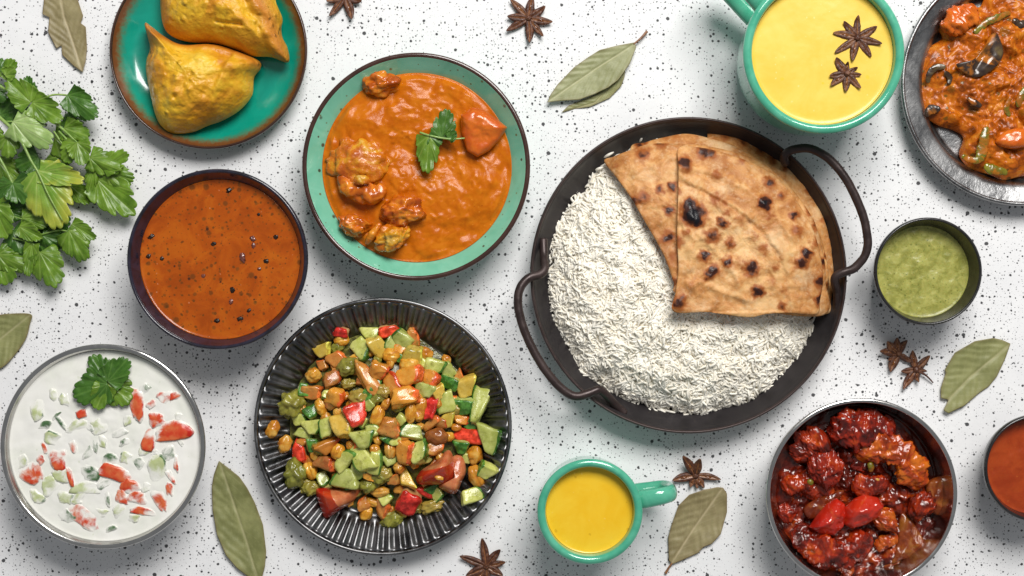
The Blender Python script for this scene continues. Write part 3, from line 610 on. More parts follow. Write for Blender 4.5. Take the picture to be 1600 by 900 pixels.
o = blob('carrot_chunk', [(720, 180), (738, 168), (756, 171), (778, 187), (793, 199), (780, 220), (764, 236), (746, 246), (730, 236), (721, 210)], 0.030, 0.012, MT['pumpkin'], disp=pk, p=6, q=0.5, edge=0.55, sharp=True, n=90, m=22); tag(o, 'wedge of bright orange carrot leaning on the mint bowl wall', 'carrot')

WL[0] = None
# ---- steel raita bowl
zr = 0.052
t, cxr, cyr, Rr_, rl = bowl('steel_bowl', 160, 698, 160, zr, 'shiny steel bowl holding white yogurt raita', MT['steel'], 148.5, 0.0455, th=0.0016, rim_h=0.0022, lip=0.004)
zy = 0.0455
pool('yogurt_raita', cxr, cyr, rl + 0.0003, zy, MT['raita'], 'white yogurt raita with cucumber and tomato in the steel bowl', 'yogurt', ripple(0.0006, 70, 3), men=0.0008)
WL[0] = (zy, 0.0021)
RA = [('t', 52, 738, 27, 26, .5), ('t', 92, 718, 20, 26, .2), ('t', 130, 803, 40, 22, -.45), ('t', 70, 700, 5, 15, .3), ('t', 110, 745, 6, 21, .2), ('t', 115, 698, 8, 14, .3),
      ('t', 214, 630, 17, 38, .1), ('t', 259, 622, 18, 15, .2), ('t', 274, 618, 12, 8, .5), ('t', 246, 656, 18, 17, .3), ('t', 270, 672, 38, 22, .25), ('t', 236, 681, 14, 32, -.3), ('t', 184, 740, 38, 17, -.4),
      ('t', 204, 760, 22, 18, -.6), ('t', 215, 777, 24, 15, -.3), ('t', 253, 781, 15, 28, .35), ('t', 276, 722, 5, 18, 0), ('t', 268, 745, 6, 18, .5), ('t', 225, 798, 28, 9, -.15), ('t', 191, 775, 12, 18, .1), ('t', 237, 632, 11, 8, .6),
      ('c', 59, 638, 17, 26, 0), ('d', 96, 660, 20, 5, -.9), ('c', 125, 666, 27, 17, .05), ('d', 142, 668, 9, 8, 0), ('d', 150, 691, 8, 21, -.05), ('c', 160, 689, 12, 16, .2), ('d', 143, 740, 24, 18, -.1), ('c', 136, 760, 32, 17, 0),
      ('d', 169, 777, 6, 20, .1), ('d', 174, 825, 13, 6, .4), ('c', 35, 722, 15, 13, .4), ('c', 59, 775, 20, 12, -.5), ('c', 98, 742, 22, 17, -.1), ('c', 79, 757, 20, 20, .4), ('c', 103, 776, 18, 17, .1),
      ('d', 187, 676, 18, 10, .2), ('d', 196, 690, 12, 9, .4), ('d', 281, 686, 6, 17, .45), ('c', 246, 733, 25, 28, .35), ('c', 190, 795, 20, 16, .3), ('c', 158, 665, 22, 18, .1), ('c', 225, 703, 12, 12, .2), ('d', 243, 706, 8, 6, 0), ('c', 281, 650, 11, 8, .2), ('d', 88, 650, 12, 4, .8)]
rr_ = np.random.default_rng(14)
for _ in range(300):          # further soft pieces just breaking the surface
    if len(RA) >= 66: break
    an, rd = rr_.uniform(0, 2*math.pi), 128*math.sqrt(rr_.uniform(0, 1)); px, py = 162 + rd*math.cos(an), 698 + rd*math.sin(an)
    if min(math.hypot(px - q[1], py - q[2]) for q in RA) < 19 or math.hypot(px - 162, py - 598) < 58: continue
    RA.append((str(rr_.choice(list('cccdt'))), float(px), float(py), float(rr_.uniform(8, 20)), float(rr_.uniform(8, 20)), float(rr_.uniform(0, 3))))
for i, (k, px, py, a, b, rz) in enumerate(RA):
    nm, lb, ct, gp, mt = {'t': ('tomato_piece', 'red tomato piece half sunk in the white yogurt', 'tomato', 'tomato pieces in the yogurt', 'rt'),
                          'c': ('cucumber_piece', 'pale green cucumber piece half sunk in the white yogurt', 'cucumber', 'pale cucumber pieces in the yogurt', 'rc'),
                          'd': ('cucumber_peel', 'dark green cucumber peel showing in the white yogurt', 'cucumber', 'dark cucumber peel in the yogurt', 'rd')}[k]
    hh = 0.006 if min(a, b) > 10 else 0.004
    up = random.uniform(0.0002, 0.0013) if k == 't' else random.uniform(-0.0001, 0.0006)
    o = chunk(nm, W(px, py, zy + up - hh*0.5 + 0.0004), (LN(a)*1.3, LN(b)*1.3, hh), MT[mt], rz=rz, tilt=(random.uniform(-.13, .13), random.uniform(-.13, .13)), seed=i, pn=4, amp=0.26, taper=random.uniform(-.45, .45), shear=random.uniform(-.3, .3))
    L_, w_ = max(a, b), min(a, b); shp = 'thin sliver' if w_ <= 8 and L_ >= 1.8*w_ else 'tiny bit' if L_ <= 13 else 'big chunk' if w_ >= 20 else 'oblong chunk' if L_ >= 1.6*w_ else 'small chunk'
    dr_ = math.hypot(px - 160, py - 698)
    where = 'near the coriander garnish' if math.hypot(px - 162, py - 598) < 78 else 'near the steel bowl wall' if dr_ > 98 else 'in the middle of the white yogurt'
    cl = {'t': 'red tomato', 'c': 'pale cucumber', 'd': 'dark cucumber peel'}[k]
    lb = f'{shp} of {cl} half sunk {where}' + ('' if 'yogurt' in where else ' in the yogurt')
    tag(o, lb, ct, f'{cl} {shp}s {where}')

WL[0] = None
# ---- fluted dark plate
zr = 0.024; cx, cy = axis(598, 667, zr); R = LN(202, zr)
t = thing('fluted_plate', (cx, cy, 0), 'dark grey fluted metal plate heaped with chopped salad', 'plate'); CXP, CYP = cx, cy
NF = 66
def flute(th, r, z):
    w = float(sst(R*0.74, R*0.80, r) * (1 - sst(R*0.945, R*0.975, r)))
    return r*np.ones_like(th), z + 0.0016*w*np.cos(NF*th) * np.ones_like(th)
prof = [(0, 0.004)] + [(R*0.70*k/6, 0.004) for k in range(1, 7)] + [(R*(0.72 + 0.235*k/22), 0.004 + 0.017*(k/22)**0.85) for k in range(23)] + [(R*0.972, 0.0222)]
under = [(R*0.972, 0.0205), (R*0.955, 0.0195)] + [(R*(0.72 + 0.235*k/22), 0.002 + 0.017*(k/22)**0.85) for k in range(22, -1, -1)] + [(R*0.68, 0.0), (0, 0.0)]
lathe('body', prof + under, cx, cy, MT['dark_tin'], t, n=NF*10, rmod=flute)
lathe('rim', rounded([(R*0.968, 0.0222), (R*0.972, 0.0238), (R*0.984, zr + 0.0004), (R*0.998, 0.0238), (R, 0.022), (R*0.99, 0.0205), (R*0.97, 0.0207)], 2), cx, cy, MT['dark_tin'], t, n=160)

# ---- iron pan
zr = 0.030; cx, cy = axis(1076, 430, zr); R = LN(248, zr)
pan = thing('iron_pan', (cx, cy, 0), 'large round black iron pan with two rod handles holding rice and flatbread', 'pan')
PZ = 0.0045
lathe('body', [(0, 0), (R*0.86, 0)] + rounded([(R*0.87, 0.0005), (R*0.93, 0.009), (R*0.985, zr - 0.003), (R*0.992, zr - 0.0012)], 2) + rounded([(R*0.992, zr - 0.0012), (R*0.975, zr - 0.0016), (R*0.955, zr*0.72), (R*0.90, 0.011), (R*0.86, PZ), (R*0.8, PZ)], 3) + [(R*0.5, PZ), (0, PZ)], cx, cy, MT['iron'], pan, n=160)
lathe('rim', rounded([(R*0.978, zr - 0.0016), (R*0.982, zr + 0.0004), (R*0.992, zr + 0.0008), (R, zr - 0.001), (R*0.999, zr - 0.0045), (R*0.985, zr - 0.0045)], 2), cx, cy, MT['iron_rod'], pan, n=160)
def rod(pts): return [tuple(W(a, b, c)[:2]) + (c,) for a, b, c in pts]
tube('handle', rod([(1309, 484, .021), (1308, 458, .026), (1304, 437, .0345), (1312, 428, .037), (1336, 418, .039), (1354, 393, .041), (1354, 360, .042), (1343, 322, .042), (1322, 280, .042), (1296, 249, .041), (1268, 233, .040), (1243, 233, .0385), (1228, 240, .0365), (1225, 249, .033), (1228, 255, .029)]), LN(6.6), MT['iron_rod'], pan, n=14, sub=110, noise=0.0002)
tube('handle', rod([(849, 374, .021), (850, 400, .026), (851, 420, .0345), (843, 429, .037), (825, 435, .039), (811, 455, .041), (811, 488, .042), (825, 530, .042), (848, 572, .042), (873, 603, .041), (897, 619, .040), (919, 615, .0385), (935, 609, .0365), (945, 615, .033), (962, 633, .024), (976, 646, .021)]), LN(6.6), MT['iron_rod'], pan, n=14, sub=110, noise=0.0002)

# ---- mugs
def mug(name, px, py, rpx, zr, label, hdir, hlen, hw, inn=0.84):
    cx, cy = axis(px, py, zr); R = LN(rpx, zr); t = thing(name, (cx, cy, 0), label, 'mug')
    th = R*(1 - inn)
    lathe('body', [(0, 0.001), (R*0.72, 0.001), (R*0.74, 0)] + rounded([(R*0.76, 0), (R*0.86, 0.008), (R*0.95, zr*0.35), (R*0.96, zr*0.7), (R*0.985, zr*0.93), (R*0.99, zr*0.965)], 3) + rounded([(R - th*0.95, zr*0.965), (R - th*1.02, zr*0.9), (R - th*1.1, zr*0.6), (R*0.75, 0.012), (0, 0.008)], 3), cx, cy, MT['mug'], t, n=144)
    lathe('rim', rounded([(R - th*0.97, zr*0.955), (R - th*0.93, zr*0.985), (R - th*0.62, zr + 0.0006), (R - th*0.3, zr + 0.0005), (R + 0.0002, zr*0.985), (R + 0.0003, zr*0.955), (R*0.98, zr*0.945)], 3), cx, cy, MT['mug'], t, n=144)
    d = Vector(hdir).normalized(); r0 = R*0.94
    P = [(cx + d.x*(r0 + q*hlen), cy + d.y*(r0 + q*hlen), zz*zr) for q, zz in [(-0.02, 0.84), (0.3, 0.89), (0.68, 0.90), (0.93, 0.83), (1.0, 0.66), (0.95, 0.52), (0.8, 0.40), (0.4, 0.33), (0.0, 0.30)]]
    tube('handle', P, [hw*1.15, hw, hw*0.95, hw*0.95, hw, hw, hw*1.1], MT['mug'], t, n=18, sub=60, flat=0.62)
    return cx, cy, R*inn - 0.0006
cx, cy, r = mug('mug', 922, 800, 82, 0.070, 'small mint green mug of deep yellow drink, bay leaf by its handle', (1, 0.2, 0), LN(55), LN(13))
pool('yellow_drink', cx, cy, r + 0.0004, 0.060, MT['lassi'], 'deep yellow drink in the small mint green mug', 'drink', ripple(0.0001, 60), men=0.001)
cx, cy, r = mug('mug', 1288, 82, 126, 0.085, 'large mint green mug of pale yellow drink with two star anise', (-1, 0.92, 0), LN(85), LN(17), inn=0.885)
ZM = 0.0765
pool('yellow_drink', cx, cy, r + 0.0004, ZM, MT['milk'], 'pale yellow drink with two star anise afloat in the large mug', 'drink', ripple(0.0001, 60), men=0.0012)

# ---- little bowls
zr = 0.046
t, cx, cy, R, rl = bowl('dip_bowl', 1451, 424, 84, zr, 'small black bowl holding green chutney', MT['blackglaze'], 71, 0.029, th=0.0022, foot=0.55)
zl = 0.029; pool('green_chutney', cx, cy, rl + 0.0003, zl, MT['chutney'], 'olive green herb chutney in the small black bowl', 'chutney', lambda x, y: 0.0006*fbm(x*90, y*90, 0, 4) + 0.0008*np.exp(-((x+.004)**2 + (y-.006)**2)/0.00002), m=60)
t, cx, cy, R, rl = bowl('dip_bowl', 1623, 732, 84, zr, 'small black bowl of red sauce beside the chili chicken bowl', MT['blackglaze'], 73, 0.034, th=0.0024, foot=0.55)
zl = 0.034; pool('red_sauce', cx, cy, rl + 0.0003, zl, MT['redsauce'], 'smooth brick red sauce in the small black bowl', 'sauce', lambda x, y: 0.0005*fbm(x*80, y*80, 5, 3), m=60)

# ---- samosa plate
zr = 0.020; cx, cy = axis(325, 78, zr); R = LN(155, zr)
t = thing('glazed_plate', (cx, cy, 0), 'teal glazed plate with rusty brown rim under two samosas', 'plate')
lathe('body', [(0, 0), (R*0.6, 0)] + rounded([(R*0.62, 0.0003), (R*0.8, 0.006), (R*0.96, 0.0145), (R*0.985, 0.0182)], 2) + rounded([(R*0.972, 0.0185), (R*0.93, 0.0155), (R*0.82, 0.0085), (R*0.72, 0.0055), (R*0.6, 0.0052)], 3) + [(R*0.3, 0.005), (0, 0.005)], cx, cy, MT['teal'], t, n=150)
lathe('rim', rounded([(R*0.970, 0.0183), (R*0.974, 0.0198), (R*0.986, 0.0202), (R, 0.019), (R*0.998, 0.0168), (R*0.98, 0.0165)], 2), cx, cy, MT['brown_rim'], t, n=150)

# ---- pewter plate
zr = 0.020; cx, cy = axis(1600, 130, zr); R = LN(192, zr)
t = thing('metal_plate', (cx, cy, 0), 'worn pewter grey metal plate holding orange vegetable curry', 'plate')
lathe('body', [(0, 0), (R*0.72, 0), (R*0.76, 0.001), (R*0.82, 0.0125), (R*0.96, 0.0165), (R*0.975, 0.0165), (R*0.975, 0.0178)] + rounded([(R*0.965, 0.0178), (R*0.90, 0.0165), (R*0.825, 0.0145), (R*0.79, 0.0085), (R*0.765, 0.004), (R*0.7, 0.004)], 3) + [(R*0.35, 0.004), (0, 0.004)], cx, cy, MT['pewter'], t, n=150)
lathe('rim', rounded([(R*0.962, 0.0178), (R*0.968, 0.0198), (R*0.985, 0.0205), (R, 0.019), (R*0.998, 0.0165), (R*0.97, 0.0163)], 2), cx, cy, MT['pewter'], t, n=150)

# ---- chili bowl
zr = 0.052
t, cx, cy, R, rl = bowl('steel_bowl', 1347, 772, 149, zr, 'steel bowl holding dark red chili chicken', MT['steel'], 130, 0.021, th=0.0016, rim_h=0.0022, lip=0.003)
zl = 0.021; pool('chili_sauce', cx, cy, rl + 0.0002, zl, MT['chilisauce'], 'dark glossy red chili sauce pooled in the steel bowl', 'sauce', ripple(0.0022, 60, 2), men=0.002)

# ================================================================== samosas
def fold_attr(paths, w):
    return lambda X, Y: np.clip(sum(np.exp(-(pathd(X, Y, P)/w)**2) for P in paths), 0, 1)
ridgeA = [(222, 38), (245, 55), (280, 66), (330, 68), (375, 82), (402, 100)]
seamA = [(395, 92), (352, 100), (338, 125), (325, 150)]
def dA(X, Y, T):
    z = 0.006*np.exp(-(pathd(X, Y, ridgeA)/7)**2) - 0.0028*np.exp(-(pathd(X, Y, [(232, 66), (262, 80), (300, 82), (340, 84), (385, 96)])/6)**2)
    z += 0.0055*sst(-3, 5, (X-345)*0.85 + (Y-115)*0.35 - 6) * np.exp(-(pathd(X, Y, seamA)/26)**2) - 0.0012*np.exp(-(pathd(X, Y, seamA)/6)**2)
    z += 0.0018*fbm(X*0.022, Y*0.022, 2, 3) + 0.0009*fbm(X*0.09, Y*0.09, 4, 3) + 0.0014*np.clip(fbm(X*0.12, Y*0.12, 9, 1) - 0.3, 0, 1)
    for (a, b, r, h) in [(280, 152, 9, .0030), (280, 155, 4.5, -.0034), (267, 83, 6, .0022), (267, 83, 3, -.0014), (300, 108, 9, .0016), (247, 100, 9, .0012), (287, 130, 6, .0016), (243, 140, 7, .0012), (248, 175, 7, .0018), (304, 145, 5, .0012), (262, 120, 6, .001), (318, 92, 8, .0012), (226, 102, 6, .001)]:
        z += 1.6*h*gauss(X, Y, a, b, r)
    return z
o = blob('samosa', [(221, 33), (232, 38), (250, 52), (280, 66), (330, 66), (372, 78), (401, 92), (403, 104), (393, 118), (390, 145), (372, 168), (345, 185), (320, 194), (296, 204), (266, 206), (248, 196), (238, 178), (230, 145), (223, 110), (224, 90), (229, 70)],
         0.0058, 0.041, MT['samosa'], n=180, m=60, p=2.0, q=0.62, edge=0.22, disp=dA, c=(305, 125), attr={'fold': fold_attr([ridgeA, [(228, 45), (235, 80)]], 9)}); tag(o, 'golden fried samosa with pinched crest, wholly visible on the teal plate', 'samosa')
ridgeB = [(388, -20), (402, 0), (420, 28), (432, 60), (440, 85)]
def dB(X, Y, T):
    z = 0.005*np.exp(-(pathd(X, Y, ridgeB)/10)**2) - 0.004*np.exp(-(pathd(X, Y, [(375, -20), (392, 20), (408, 50), (418, 75)])/7)**2)
    z += -0.0035*np.exp(-(pathd(X, Y, [(343, 38), (360, 41), (383, 44)])/2.6)**2) + 0.0015*fbm(X*0.022, Y*0.022, 7, 3) + 0.0009*fbm(X*0.09, Y*0.09, 5, 3) + 0.0014*np.clip(fbm(X*0.12, Y*0.12, 19, 1) - 0.3, 0, 1)
    for (a, b, r, h) in [(350, 18, 8, .0022), (365, 22, 6, .0018), (378, 35, 6, .0015), (330, 15, 7, .0012), (400, 35, 6, .0014), (420, 55, 8, .002), (365, 50, 9, .001), (270, 12, 6, .001)]: z += 1.6*h*gauss(X, Y, a, b, r)
    return z
o = blob('samosa', [(248, -30), (246, 5), (250, 35), (262, 52), (290, 62), (330, 64), (365, 74), (390, 84), (420, 86), (447, 94), (446, 72), (438, 55), (436, 40), (438, 25), (428, 0), (420, -30), (380, -70), (320, -80), (270, -65)],
         0.0058, 0.044, MT['samosa'], n=180, m=60, p=2.2, q=0.6, edge=0.25, disp=dB, c=(345, 0), attr={'fold': fold_attr([ridgeB], 14)}); tag(o, 'golden fried samosa with cracked crust lying behind the pinched one', 'samosa')

# ================================================================== rice and flatbreads
RICE = [(945, 252), (922, 290), (892, 310), (880, 350), (864, 378), (861, 412), (857, 452), (860, 490), (877, 520), (897, 560), (904, 588), (945, 606), (975, 625), (1010, 633), (1058, 643), (1098, 650), (1130, 637), (1168, 634), (1206, 608), (1222, 580), (1248, 558), (1266, 522), (1268, 495), (1285, 460), (1262, 330), (1200, 260), (1120, 222), (1030, 216)]
def mound(X, Y):
    d = np.maximum(polyd(X, Y, RICE), 0)
    return PZ + 0.002 + 0.030*(1 - np.exp(-d/48)) * np.where(d > 0, 1, 0) + 0.0042*fbm(X*0.028, Y*0.028, 4, 3)*sst(0, 40, d)
def make_rice(n=6600):
    allV, allF = [], []; off = 0
    O = catmull(RICE, 120); c = centre(O); T = np.linspace(0, 1, 41)[1:]; X, Y = polar(O*0.985 + c*0.015, c, T)
    Z = mound(X, Y) - 0.0007 + 0.0011*fbm(X*0.16, Y*0.16, 3, 2); Z[-1] = PZ + 0.0002
    wx, wy = WX(X.ravel(), Y.ravel(), Z.ravel()); x0, y0 = WX(c[0], c[1], 0.03)
    allV.append(np.vstack([np.stack([wx, wy, Z.ravel()], 1), [x0, y0, float(mound(c[:1], c[1:])[0]) - 0.0016]])); allF += ringfaces(40, 120) + [(len(X.ravel()), j, (j+1) % 120) for j in range(120)]; off = len(allV[0])
    px = rng.uniform(840, 1295, n*5); py = rng.uniform(205, 670, n*5)
    d = polyd(px, py, RICE); hid = polyd(px, py, BREAD_COVER)
    keep = np.where((d + 11*fbm(px*0.07, py*0.07, 1, 2) + rng.normal(0, 4.5, len(px)) > 0) & (d > -18) & (hid < 12))[0][:n]; px, py, d = px[keep], py[keep], d[keep]; n = len(px)
    eps = 2.0; z = mound(px, py)
    gx = (mound(px + eps, py) - mound(px - eps, py)) / (2*eps*S); gy = -(mound(px, py + eps) - mound(px, py - eps)) / (2*eps*S)
    az = rng.uniform(0, 2*math.pi, n); D = np.stack([np.cos(az), np.sin(az), 0*az], 1)
    D[:, 2] = 0.85*(D[:, 0]*gx + D[:, 1]*gy) + rng.normal(0, 0.24, n); D /= np.linalg.norm(D, axis=1)[:, None]
    L = rng.uniform(0.0085, 0.0145, n); r = rng.uniform(0.00090, 0.00120, n)
    lift = rng.uniform(0.0, 0.0018, n)
    x, y = WX(px, py, z + lift); C = np.stack([x, y, z + lift], 1)
    C[:, 2] = np.maximum(C[:, 2], PZ + r + np.abs(D[:, 2])*L*0.5)
    A = np.cross(D, [0, 0, 1.0]); A /= np.linalg.norm(A, axis=1)[:, None] + 1e-9; B = np.cross(A, D)
    s = np.array([-0.5, -0.43, -0.2, 0.1, 0.38, 0.5]); rr = np.array([0.25, 0.72, 1.0, 1.0, 0.75, 0.28]); k = 6
    th = np.linspace(0, 2*math.pi, k, endpoint=False); bend = rng.normal(0, 0.13, n); bd = rng.uniform(0, 2*math.pi, n)
    BD = np.cos(bd)[:, None]*A + np.sin(bd)[:, None]*B
    rings = []
    for si, ri in zip(s, rr):
        ctr = C + D*(L*si)[:, None] + BD*(L*bend*(si*si*4 - 0.5))[:, None]
        rings.append(ctr[:, None, :] + (r*ri)[:, None, None]*(np.cos(th)[None, :, None]*A[:, None, :] + np.sin(th)[None, :, None]*B[:, None, :]))
    G = np.stack(rings, 1).reshape(n, -1, 3); gf = ringfaces(len(s), k) + [tuple(range(k))[::-1], tuple(range((len(s)-1)*k, len(s)*k))]
    G[..., 2] = np.maximum(G[..., 2], PZ + 0.00015)
    nv = G.shape[1]; allV.append(G.reshape(-1, 3))
    for i in range(n):
        b = off + i*nv; allF.extend([tuple(b + v for v in f) for f in gf])
    o = build('steamed_rice', np.vstack(allV), allF, MT['rice'], origin=(*axis(1076, 430, 0), PZ))
    tag(o, 'mound of white long grain rice in the iron pan', 'rice', kind='stuff')
A_OUT = [(1053, 487), (1056, 455), (1060, 420), (1058, 368), (1060, 297), (1060, 262), (1061, 231), (1090, 230), (1129, 238), (1179, 256), (1214, 277), (1243, 311), (1268, 354), (1280, 390), (1286, 435), (1281, 470), (1276, 491), (1232, 489), (1198, 491), (1166, 496), (1108, 488)]
BREAD_COVER = [(950, 250), (1020, 226), (1110, 205), (1180, 235), (1260, 300), (1292, 400), (1288, 485), (1060, 480), (1050, 445), (1026, 380), (988, 312)]
make_rice()
BZ = lambda X, Y: 0.0115 + 0.0295*(1 - np.exp(-np.maximum(polyd(X, Y, [(925, 290), (960, 225), (1050, 200), (1150, 205), (1240, 250), (1305, 340), (1318, 430), (1300, 510), (1180, 650), (1000, 640), (870, 560), (862, 420)]), 0)/46))
SP_A = [(1083, 335, 15, 1.5), (1078, 322, 11, 1.3), (1090, 345, 9, 1.4), (1195, 316, 9, 1.3), (1200, 326, 7, 1.0), (1205, 338, 7, .6), (1260, 396, 8, 1.2), (1253, 411, 10, 1.0), (1246, 408, 6, .8), (1070, 254, 9, 1.1), (1072, 262, 9, .7), (1101, 400, 8, 1.1), (1113, 423, 9, 1.1), (1106, 430, 8, .8), (1136, 410, 8, 1.0), (1113, 369, 12, .85), (1104, 365, 9, .6), (1141, 380, 9, .75), (1131, 350, 7, 1.0), (1126, 344, 6, .7), (1175, 419, 11, 1.1), (1168, 413, 9, .7), (1184, 455, 9, 1.15), (1061, 473, 10, .85), (1066, 467, 8, .7), (1221, 478, 8, .7), (1120, 273, 9, .55), (1136, 331, 9, .55), (1204, 286, 8, .95), (1196, 281, 6, .6), (1221, 306, 7, .7), (1241, 336, 7, .95), (1246, 360, 9, .65), (1157, 343, 12, .4), (1193, 387, 11, .5), (1211, 417, 10, .5), (1180, 370, 10, .4), (1118, 311, 12, .6), (1130, 318, 9, .5), (1100, 238, 12, .9), (1112, 240, 8, .8), (1064, 378, 10, .55), (1072, 365, 8, .5), (1060, 300, 8, .5), (1155, 410, 9, .4), (1150, 440, 12, .3), (1206, 440, 12, .35), (1282, 440, 9, .9), (1282, 468, 8, 1.1), (1272, 380, 9, .5), (1090, 285, 10, .25), (1180, 290, 12, .25), (1080, 445, 10, .35), (1226, 455, 8, .45), (1203, 262, 7, .5), (1160, 250, 9, .4)]
SP_B = [(1044, 371, 8, 1.1), (1038, 375, 6, .7), (1045, 329, 8, 1.1), (1051, 293, 8, 1.0), (1003, 241, 10, .75), (1010, 238, 7, .7), (1031, 296, 8, .8), (1006, 308, 10, .75), (993, 313, 9, .8), (1052, 400, 9, .5), (1033, 225, 8, .7), (960, 258, 8, .45), (1020, 262, 12, .25), (1055, 440, 9, .6), (1030, 340, 12, .35), (1285, 410, 7, .9), (1278, 350, 9, .8), (1267, 330, 9, .7)]
SP_C = [(1000, 228, 7, 0.74), (1010, 222, 5, 0.68), (1040, 212, 8, 0.43), (1060, 216, 6, 0.37), (1090, 214, 6, 0.31), (1255, 300, 5, 0.62), (1275, 345, 6, 0.62), (1289, 400, 5, 0.62), (1291, 445, 4, 0.68), (1240, 290, 6, 0.43), (1288, 475, 4, 0.68)]
SP_D = [(1163, 222, 9, 0.72), (1188, 236, 8, 0.68), (1133, 212, 8, 0.68), (1120, 204, 7, 0.43), (1150, 210, 7, 0.40), (1208, 248, 8, 0.68), (1226, 262, 7, 0.58), (1262, 300, 6, 0.50), (1285, 345, 6, 0.43), (1178, 228, 8, 0.36)]
def charf(sp, edge):
    def f(X, Y):
        nx = fbm(X*0.11, Y*0.11, 3, 2)*4.5; ny = fbm(X*0.11, Y*0.11, 8, 2)*4.5
        v = np.zeros_like(X)
        for (a, b, r, s) in sp: v = np.maximum(v, s*np.exp(-(((X + nx - a)**2 + (Y + ny - b)**2)/(r*r*1.5))**0.9))
        if edge is A_OUT: v = np.maximum(v, 0.30*np.exp(-(pathd(X + nx*0.5, Y + ny*0.5, inner_arc)/4)**2))
        d = polyd(X, Y, edge); v = v + 0.22*np.exp(-np.maximum(d, 0)/4)*(0.35 + 0.9*np.clip(fbm(X*0.05, Y*0.05, 5, 2), 0, 1))
        return v
    return f
def breadz(k, seed, extra=None):
    def f(X, Y):
        z = BZ(X, Y) + 0.0038*k + 0.0019*fbm(X*0.016, Y*0.016, seed, 3) + 0.0010*fbm(X*0.05, Y*0.05, seed+3, 4, .55) + 0.0009*np.clip(fbm(X*0.075, Y*0.075, seed+8, 1), 0, 1)
        return z + (extra(X, Y) if extra else 0)
    return f
inner_arc = [(1062, 284), (1100, 301), (1150, 330), (1188, 362), (1212, 395), (1228, 435), (1231, 486)]
def exA(X, Y):
    d = pathd(X, Y, inner_arc); sgn = polyin(X, Y, inner_arc + [(1050, 490)])
    z = 0.0012*np.where(sgn, 0, 1)*sst(0, 7, d) - 0.0011*np.exp(-(d/3.6)**2)*(0.5 + 0.9*np.clip(fbm(X*0.03, Y*0.03, 4, 2) + .3, 0, 1))
    z = z + 0.0009*np.exp(-(pathd(X, Y, [(1120, 455), (1165, 470), (1168, 495)])/4)**2) + 0.0006*np.exp(-(pathd(X, Y, [(1060, 300), (1090, 350), (1075, 420)])/9)**2)
    for (a, b, r, s) in SP_A: z = z + (0.0013 if s < 1.2 else 0.0020)*gauss(X, Y, a, b, r*1.15)
    for P in ([(1062, 262), (1110, 268), (1160, 290), (1205, 325), (1240, 375)], [(1056, 480), (1090, 440), (1130, 455), (1170, 468)], [(1090, 365), (1120, 395), (1150, 430), (1165, 470)], [(1062, 345), (1085, 375), (1078, 420)]): z = z + 0.0012*np.exp(-(pathd(X, Y, P)/5)**2)
    return z + 0.0012*np.exp(-np.maximum(X - 1058, 0)/5)
def exB(X, Y):
    z = 0.0010*np.exp(-(pathd(X, Y, [(965, 275), (1010, 262), (1058, 243)])/5)**2) + 0.0007*np.exp(-(pathd(X, Y, [(1000, 325), (1056, 318)])/3)**2)
    for (a, b, r, s) in SP_B: z = z + 0.0008*gauss(X, Y, a, b, r)
    return z
D_OUT = [(1109, 195), (1128, 198), (1150, 204), (1190, 227), (1225, 254), (1255, 285), (1280, 325), (1296, 370), (1302, 410), (1301, 450), (1296, 488), (1270, 484), (1200, 480), (1130, 400), (1106, 300), (1105, 225)]
C_OUT = [(985, 236), (1010, 222), (1040, 214), (1072, 209), (1105, 215), (1150, 230), (1200, 259), (1246, 306), (1278, 358), (1294, 420), (1294, 460), (1290, 491), (1180, 476), (1080, 420), (1020, 320)]
B_OUT = [(944, 252), (958, 245), (975, 238), (1015, 225), (1062, 225), (1110, 229), (1180, 249), (1230, 287), (1270, 342), (1287, 400), (1290, 440), (1285, 493), (1150, 480), (1060, 460), (1053, 442), (1040, 405), (1026, 378), (1007, 345), (987, 311), (965, 280)]
for nm, out, zf, sp, lb in [('flatbread', D_OUT, breadz(0, 1), SP_D, 'charred strip-edged flatbread at the bottom of the folded stack'), ('flatbread', C_OUT, breadz(1, 5), SP_C, 'folded flatbread just above the bottom one, mostly hidden in the stack'),
                            ('flatbread', B_OUT, breadz(2, 9, exB), SP_B, 'folded flatbread with a long pointed flap reaching out over the rice'), ('flatbread', A_OUT, breadz(3, 13, exA), SP_A, 'topmost folded flatbread with black scorched blisters in the pan')]:
    o = sheet(nm, out, zf, 0.0021, MT['bread'], n=300, m=70, attr={'char': charf(sp, out)}); tag(o, lb, 'flatbread', 'folded flatbreads on the rice')
    zf0 = zf
for i, (px, py, az, L) in enumerate([(952, 241, 0.5, 17), (1003, 215, 1.2, 10), (987, 232, 0.7, 14), (938, 262, 0.3, 14)]):
    zz = PZ + 0.0012 + (0.008 if i else 0.011); v = W(px, py, 0.020); h = LN(L)/2
    o = tube('rice_grain', [(v.x - math.cos(az)*h, v.y - math.sin(az)*h, zz - .002), (v.x, v.y, zz + 0.0006), (v.x + math.cos(az)*h, v.y + math.sin(az)*h, zz - .001)], [0.0004, 0.0011, 0.0012, 0.0010, 0.0004], MT['rice'], n=8, sub=12)
    tag(o, 'stray rice grain on the pan wall beside the pointed bread flap', 'rice', 'stray rice grains')

